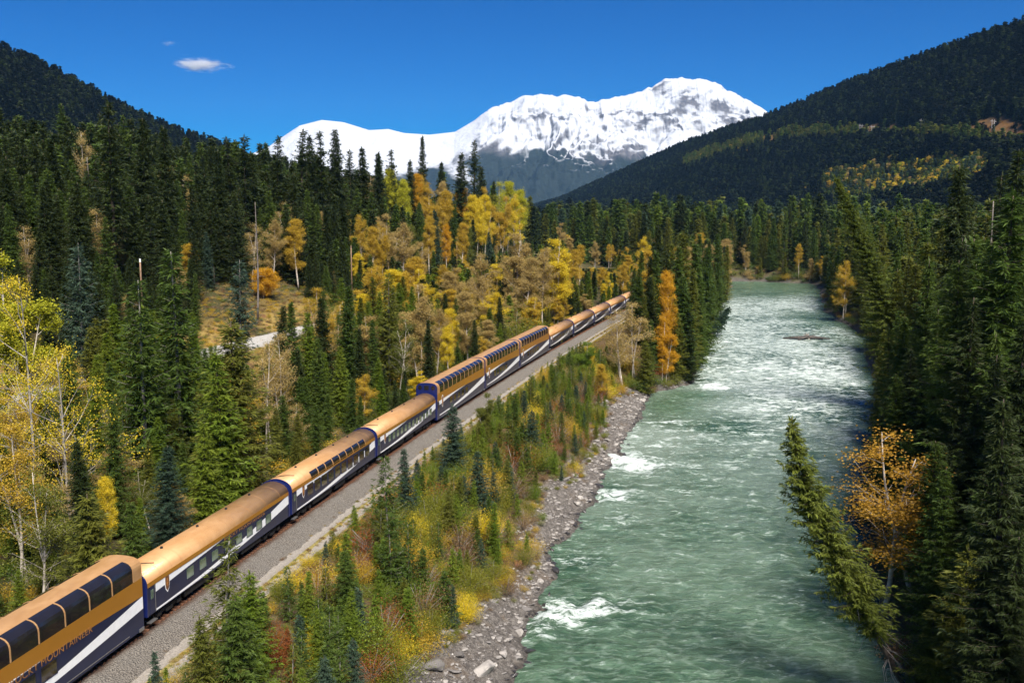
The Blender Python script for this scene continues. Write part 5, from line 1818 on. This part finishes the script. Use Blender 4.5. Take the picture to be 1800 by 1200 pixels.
Xv = Yv * r.uniform(-.2, .62, 7000)
G = ground_z(Xv, Yv)
nv = fbm(Xv * .01, Yv * .006, 2, 459)
for i in range(7000):
    if Yv[i] < 770 and (Xv[i] < 470) and track_offset(Xv[i], Yv[i]) > -76 and track_offset(Xv[i], Yv[i]) < -40: continue
    u = r.random()
    kd, tn, h = ('far%d' % r.integers(3) if Yv[i] < 1100 else 'vfar%d' % r.integers(2)), ['green', 'fresh', 'olive', 'green', 'blue', 'dark'][r.integers(6)], (r.uniform(11, 34) if r.random() < .8 else r.uniform(30, 42)) * (1 + .3 * nv[i])
    if Yv[i] > 1300: tn = ['dark', 'pitch'][r.integers(2)]
    if u < .09: kd, tn, h = 'farbirch', ['gold', 'tan', 'tan', 'olive'][r.integers(4)], r.uniform(14, 24)
    items.append((Xv[i], Yv[i], G[i] - .3, kd, tn, h, r.uniform(1.1, 1.4)))
mass('valley_forest', items)

# ------------------------------------------------------------------ leaning spruces
def bend(me, zs, dx, dy=None):
    n = len(me.vertices)
    co = np.empty(n * 3, np.float32)
    me.vertices.foreach_get('co', co)
    co = co.reshape(-1, 3)
    z = co[:, 2].copy()
    co[:, 0] += np.interp(z, zs, dx)
    me.vertices.foreach_set('co', co.ravel())
    me.update()


def leaning(X, Y, H, R, seed, zs, dx, tint, label, base):
    tm, cm = conifer('leaning_spruce', H, R, seed, .46, 9, .32, .62, base, .50, .22, .32, .78, trunk_r=.3, wid=.12)
    r = np.random.default_rng(seed)
    dead = MB()
    for k in range(46):                                              # dead twigs on the bare lower trunk
        z = r.uniform(.04, base + .12) * H
        az, L = r.uniform(0, 6.28), r.uniform(.8, 2.6)
        dead.tube([(0, 0, z), (L * .6 * math.cos(az), L * .6 * math.sin(az), z - .25 * L), (L * math.cos(az), L * math.sin(az), z - .75 * L)], [.035, .022, .008], 4, cap=False)
    dm = dead.mesh('dead_twigs', M_BARKGREY)
    for m in (tm, cm, dm):
        bend(m, zs, dx)
    o = link('spruce_tree', None, loc=(X, Y, gz1(X, Y) - .2))
    tag(o, label, 'tree', 'conifers of the valley woods')
    link('trunk', tm, o)
    c_ = link('crown', cm, o)
    c_.material_slots[0].link = 'OBJECT'
    c_.material_slots[0].material = TINT[tint]
    link('dead_branches', dm, o)


leaning(33.6, 77, 24.3, 3.9, 501, [0, 3.6, 11.6, 16.4, 20, 24.3], [0, -2.6, -6.8, -9.3, -10.8, -11.6], 'fern', 'leaning olive-green spruce hanging over the river, near the bottom of the picture', .26)
leaning(80, 200, 44, 6.8, 503, [0, 9, 16, 25, 34, 44], [0, -3.2, -4.6, -7.6, -11.6, -16], 'fern', 'very tall leaning spruce on the right bank, its tip bent left over the river', .12)

# ------------------------------------------------------------------ boulders and rubble on the left bank
t = NT('bank_rock')
oi = t.new('ObjectInfo')
n1, n2 = t.noise(t.position(), 1.4, 5, .65), t.noise(t.position(), 7, 4, .65)
cr_ = t.new('ValToRGB')
t.l.new(oi.outputs['Random'], cr_.inputs[0])
for p_, c_ in ((0, (.13, .12, .115, 1)), (.3, (.25, .225, .205, 1)), (.6, (.33, .30, .27, 1)), (.8, (.22, .155, .125, 1)), (1, (.40, .37, .34, 1))):
    e = cr_.color_ramp.elements[0] if p_ == 0 else cr_.color_ramp.elements[1] if p_ == 1 else cr_.color_ramp.elements.new(p_)
    e.position, e.color = p_, c_
c = t.mix(t.ramp(n1, .35, .7, 0, .6), cr_.outputs[0], (.11, .10, .095))
c = t.mix(t.ramp(n2, .55, .75, 0, .4), c, (.38, .35, .32))
M_ROCK = t.done(t.bsdf(c, .85, 0, t.bump(t.math('ADD', n1, n2), .6, .12), .2))
M_ROCKRED = plain('red_rock', (.34, .15, .09), .85, 0, .2, 0, .3, 2.0)
M_ROCKWET = plain('wet_rock', (.035, .032, .032), .35, 0, .5, 0, .4, 2.0)


def rock_mesh(seed, mat):
    import bmesh
    r = np.random.default_rng(seed)
    bm = bmesh.new()
    for p in unit(r.normal(0, 1, (15, 3))) * r.uniform(.75, 1.1, (15, 1)) * np.array([1, r.uniform(.55, .9), r.uniform(.4, .7)]):
        bm.verts.new(p)
    bmesh.ops.convex_hull(bm, input=bm.verts)
    for v in [v for v in bm.verts if not v.link_faces]:
        bm.verts.remove(v)
    bmesh.ops.bevel(bm, geom=list(bm.edges), offset=.05, segments=1, affect='EDGES')
    me = bpy.data.meshes.new('boulder')
    bm.to_mesh(me)
    bm.free()
    me.materials.append(mat)
    return me


ROCKS = [rock_mesh(600 + i, M_ROCK) for i in range(7)]
rr = np.random.default_rng(610)
hand_rocks = [(906, 992, 1.0, 'rust-red boulder lying alone among the grey bank rubble'), (917, 905, 1.1, 'large rounded grey boulder below the bushes at mid bank'), (748, 1105, 1.5, 'big dark grey boulder at the upper edge of the rocks near the bottom'),
              (850, 1185, 1.4, 'large pale slab at the bottom edge of the bank'), (1012, 822, 1.0, 'tilted pale slab high on the bank beside young firs'), (1013, 828, .6, 'small orange-brown stone beside the tilted pale slab'),
              (760, 1175, 1.3, 'jagged grey boulder at the bottom edge left of the pale slab'), (1130, 705, 1.2, 'pale boulder at the water where the bank meets the point')]
placed = []
for px, py, sz, lb in hand_rocks:
    best = min(((abs(proj(X_, Y_, gz1(X_, Y_))[1] - py), X_, Y_) for Y_ in np.arange(70, 240, 1.0) for X_ in [ray(px, py, Y_)[0]]), key=lambda v: v[0])
    _, X_, Y_ = best
    o = link('boulder', ROCKS[len(placed) % 7], loc=(X_, Y_, gz1(X_, Y_) + .1 * sz), rot=(rr.uniform(-.4, .4), rr.uniform(-.4, .4), rr.uniform(0, 6)), scale=(sz,) * 3)
    tag(o, lb, 'boulder', 'boulders on the left river bank')
    if 'red' in lb or 'orange' in lb:
        o.material_slots[0].link = 'OBJECT'
        o.material_slots[0].material = M_ROCKRED
    placed.append((X_, Y_))
X, Y = scatter(60000, (-20, 60), (66, 245), lambda X, Y, s, d, a, b, c, r: (a > b) & (s > 10) & (d > -.5) & (d < 6.2 + 2.2 * noise(Y * .07, X * .02, 41) + 2.5 * sstep(100, 70, Y)), 611)
dd = water_dist(X, Y)[0]
G = ground_z(X, Y)
px, py = proj(X, Y, G)
ok = (py < 1215)
X, Y, G, dd = X[ok], Y[ok], G[ok], dd[ok]
n_ind, items, blist = 0, [], []
for i in range(len(X)):
    if dd[i] < .6 and rr.random() > .5: continue
    u = rr.random()
    near_water = dd[i] < 1.6
    if n_ind < 230 and u < .05 and Y[i] < 215:
        sz = rr.uniform(.34, .72) * (1.15 if near_water else 1)
        if any((X[i] - a) ** 2 + (Y[i] - b) ** 2 < (sz + .5) ** 2 for a, b in placed): continue
        placed.append((X[i], Y[i]))
        car = CARN[next(j for j, v in enumerate(CARPX) if proj(X[i] - 26, Y[i], 0)[0] < v)]
        band = 'at the waterline' if near_water else 'amid the rubble' if dd[i] < 4.5 else 'high on the rubble'
        blist.append((i, sz, '%s grey boulder %s below the %s' % ('large' if sz > .6 else 'mid-sized' if sz > .45 else 'small', band, car)))
        n_ind += 1
    elif u < .62:
        items.append((X[i], Y[i], G[i] + .02, rr.integers(7), rr.uniform(.09, .32) * (1.25 if near_water else 1), dd[i] < .75))
grp = {}
for q in blist: grp.setdefault(q[2], []).append(q)
for lb, qs in grp.items():
    qs.sort(key=lambda q: proj(X[q[0]], Y[q[0]], G[q[0]])[0])
    for j, (i, sz, _) in enumerate(qs):
        o = link('boulder', ROCKS[rr.integers(7)], loc=(X[i], Y[i], G[i] + .12 * sz), rot=(rr.uniform(-.5, .5), rr.uniform(-.5, .5), rr.uniform(0, 6)), scale=(sz * rr.uniform(.8, 1.3), sz, sz * rr.uniform(.7, 1.1)))
        tag(o, lb if len(qs) == 1 or len(qs) > 21 else lb + ', ' + ('leftmost' if j == 0 else 'rightmost' if j == len(qs) - 1 else ORD[j] + ' from left'), 'boulder', 'boulders on the left river bank')
        if dd[i] < .5:
            o.material_slots[0].link = 'OBJECT'
            o.material_slots[0].material = M_ROCKWET
ROCKP = {}
for k in range(7):
    for wet_ in (False, True):
        m_ = ROCKS[k].copy()
        if wet_: m_.materials[0] = M_ROCKWET
        ROCKP[('rock%d' % k, 'wet' if wet_ else 'dry')] = (1.0, bpy.data.objects.new('rubble_stone', m_))
PAL.update(ROCKP)
mass('bank_rubble', [(x, y, z, 'rock%d' % k, 'wet' if w else 'dry', s, rr.uniform(.9, 1.5)) for x, y, z, k, s, w in items])
# small stones at the foot of the right bank
items = []
X, Y = scatter(9000, (28, 180), (70, 560), lambda X, Y, s, d, a, b, c, r: (d > -.4) & (d < 1.6) & (b > a), 613)
G = ground_z(X, Y)
for i in range(0, len(X), 2):
    items.append((X[i], Y[i], G[i], 'rock%d' % rr.integers(7), 'wet' if rr.random() < .5 else 'dry', rr.uniform(.15, .6), 1.2))
mass('shore_stones', items)

# ------------------------------------------------------------------ driftwood, fallen tree, dead trunks
M_DRIFT = plain('bleached_wood', (.30, .27, .24), .85, 0, .2, 0, .4, 1.2)
M_DRIFTDARK = plain('wet_wood', (.06, .05, .045), .6, 0, .3, 0, .4, 1.2)
o = link('driftwood_snag', None, loc=(94.5, 318, WATER + .2))
tag(o, 'driftwood snag of bleached logs stranded in the middle of the river', 'driftwood')
MB().tube([(-7, 1, .1), (-2, .3, .35), (2, 0, .5), (7.5, -1.2, .15)], [.2, .5, .6, .18], 8).build('log', M_DRIFTDARK, o, smooth=True)
MB().tube([(-3, -2, .0), (.5, -.2, .7), (5, 1.5, .3)], [.2, .5, .22], 8).build('log', M_DRIFTDARK, o, smooth=True)
m = MB()
for a in np.linspace(0, 6.28, 9)[:-1]:
    m.tube([(.3, 0, .6), (.3 + .9 * math.cos(a), .3 * math.sin(a * 2), .6 + .9 * math.sin(a)), (.3 + 1.5 * math.cos(a + .2), .6 * math.sin(a * 2), .6 + 1.5 * math.sin(a + .1))], [.34, .2, .07], 5)
m.build('root_plate', M_DRIFT, o)
MB().tube([(1, .3, .5), (2.4, -.5, 1.3), (3.2, -1, 1.5)], [.1, .07, .03], 5).build('branch', M_DRIFT, o)

tm, cm = conifer('fallen_spruce', 18, 2.6, 521, .7, 6, .42, .8, .12, .3, .2, .4, .6, gap=.15)
d_ = Vector((9, 14, 8)).normalized()
o = link('fallen_spruce', None, loc=(63.5, 316, -7.4), rot=d_.to_track_quat('Z', 'Y').to_euler())
tag(o, 'toppled green spruce leaning from the left bank over the river below the clump', 'tree')
link('trunk', tm, o)
c_ = link('crown', cm, o)
c_.material_slots[0].link = 'OBJECT'
c_.material_slots[0].material = TINT['blue']

for px, yt, Y_, k, lb in [(150, 258, 255, 0, 'pale dead trunk standing high in the dark woods at far left'), (445, 335, 245, 0, 'thin grey dead trunk on the hillside left of the tan birch'),
                          (1750, 315, 160, 1, 'pale dead trunk in the right bank woods beside the tallest spruce'), (1768, 330, 165, 0, 'thin dead trunk right of another dead trunk in the right woods'),
                          (120, 330, 215, 1, 'short dead trunk in the dark woods above the lime-yellow tree'), (1662, 960, 84, 0, 'slanting bare dead trunk right of the sparse orange birch')]:
    X_, zt = ray(px, yt, Y_)
    g = gz1(X_, Y_)
    h = max(3, (zt - g) * .92)
    o = link('dead_tree', SNAGS[k], loc=(X_, Y_, g - .2), rot=(0, .22 if Y_ < 90 else .02, k * 2.0), scale=(h / 22 * (1.6 if h < 14 else 1),) * 2 + (h / 22,))
    tag(o, lb, 'dead tree', 'standing dead trunks')

# ------------------------------------------------------------------ poles and pylons
M_POLE = plain('pole_wood', (.24, .155, .10), .85, 0, .2, 0, .25, 1.5)
for px, yt, Y_, lb in [(617, 432, 300, 'brown wooden pole standing among trees above the fourth coach'), (246, 455, 215, 'pale-topped wooden pole beside a small golden birch on the left'), (803, 424, 400, 'brown wooden pole on the hillside beside a golden birch')]:
    X_, zt = ray(px, yt, Y_)
    g = gz1(X_, Y_)
    h = zt - g
    o = link('utility_pole', None, loc=(X_, Y_, g - .2))
    tag(o, lb, 'pole', 'wooden poles along the gravel road')
    MB().tube([(0, 0, 0), (0, 0, h * .75), (0, 0, h)], [.24, .19, .16], 8).build('shaft', M_POLE, o, smooth=True)
    MB().tube([(0, 0, h - .5), (0, 0, h + .25)], [.19, .17], 8).build('cap', M_WHITE if px == 246 else M_POLE, o)


M_PYLON = plain('pylon_wood', (.34, .33, .33), .7, .2)
X, Y, Z = HR[:3]
qx, qy = proj(X, Y, Z)
for px, py, lb in [(1662, 226, 'pylon on the orange clearing high on the right hillside, tallest against the dark slope'), (1618, 231, 'pylon left of the tallest pylon on the right hillside clearing'), (1743, 235, 'rightmost pylon on the hillside clearing'),
                   (1536, 238, 'pylon on the small left clearing of the right hillside'), (1512, 236, 'leftmost tiny pylon on the right hillside clearing')]:
    i = np.unravel_index(np.argmin((qx - px) ** 2 + (qy - py) ** 2), qx.shape)
    o = link('power_pylon', None, loc=(X[i], Y[i], Z[i] - 1), rot=(0, 0, .6), scale=(.75, .75, .8))
    tag(o, lb, 'pylon', 'pylons of the hillside power line')
    for x in (-4, 4):
        MB().tube([(x, 0, 0), (x, 0, 22)], [.5, .38], 6).build('leg', M_PYLON, o)
    MB().box(-9, 9, -.3, .3, 18.5, 19.2).build('cross_arm', M_PYLON, o)
    MB().tube([(-4, 0, 6), (4, 0, 18)], .25, 4).tube([(4, 0, 6), (-4, 0, 18)], .25, 4).build('brace', M_PYLON, o)

# ------------------------------------------------------------------ cloud
def vapour(name, CLOUD_DENSITY):
    t = NT(name)
    pos = t.coords('Object')
    n1 = t.noise(pos, 1.6, 6, .62, dist=.4)
    g = t.new('TexCoord')
    ln = t.new('VectorMath', operation='LENGTH')
    t.l.new(g.outputs['Object'], ln.inputs[0])
    f = t.math('SUBTRACT', t.math('SUBTRACT', 1.0, ln.outputs['Value']), t.math('MULTIPLY', t.math('SUBTRACT', .62, n1), 2.6))
    den = t.math('MULTIPLY', t.ramp(f, .0, 1.0), CLOUD_DENSITY)
    pv = t.new('VolumePrincipled')
    pv.inputs['Color'].default_value = (.97, .97, .98, 1)
    pv.inputs['Anisotropy'].default_value = .2
    t.l.new(den, pv.inputs['Density'])
    t.l.new(pv.outputs[0], t.out.inputs['Volume'])
    return t.mat


def cloud(px, py, Yc, sx, sy, sz, tilt, label, mat):
    n_, m_ = 24, 12
    v = [(0, 0, 1)] + [(math.sin(math.pi * j / m_) * math.cos(2 * math.pi * k / n_), math.sin(math.pi * j / m_) * math.sin(2 * math.pi * k / n_), math.cos(math.pi * j / m_)) for j in range(1, m_) for k in range(n_)] + [(0, 0, -1)]
    f_ = [(0, 1 + k, 1 + (k + 1) % n_) for k in range(n_)]
    for j in range(m_ - 2):
        f_ += [(1 + j * n_ + k, 1 + (j + 1) * n_ + k, 1 + (j + 1) * n_ + (k + 1) % n_, 1 + j * n_ + (k + 1) % n_) for k in range(n_)]
    f_ += [(len(v) - 1, 1 + (m_ - 2) * n_ + (k + 1) % n_, 1 + (m_ - 2) * n_ + k) for k in range(n_)]
    me = bpy.data.meshes.new('cloud')
    me.from_pydata(v, [], f_)
    me.materials.append(mat)
    X_, z_ = ray(px, py, Yc)
    o = link('cloud', me, loc=(X_, Yc, z_), rot=(0, tilt, 0), scale=(sx, sy, sz))
    tag(o, label, 'cloud', 'small clouds in the blue sky')


cloud(352, 113, 16000, 560, 300, 140, .10, 'small white wispy cloud alone in the blue sky above the left hill', vapour('cloud_vapour', .026))
cloud(297, 76, 16500, 190, 150, 60, .05, 'faint tiny wisp above the small white cloud', vapour('thin_vapour', .004))

# ------------------------------------------------------------------ haze in the valley air
t = NT('haze_air')
pv = t.new('VolumePrincipled')
pv.inputs['Color'].default_value = (.25, .55, 1.0, 1)
pv.inputs['Density'].default_value = HAZE
pv.inputs['Anisotropy'].default_value = .1
t.l.new(pv.outputs[0], t.out.inputs['Volume'])
hz = MB().box(-16800, 16800, -80, 13600, -60, 1480).build('haze', t.mat)
tag(hz, kind='stuff')
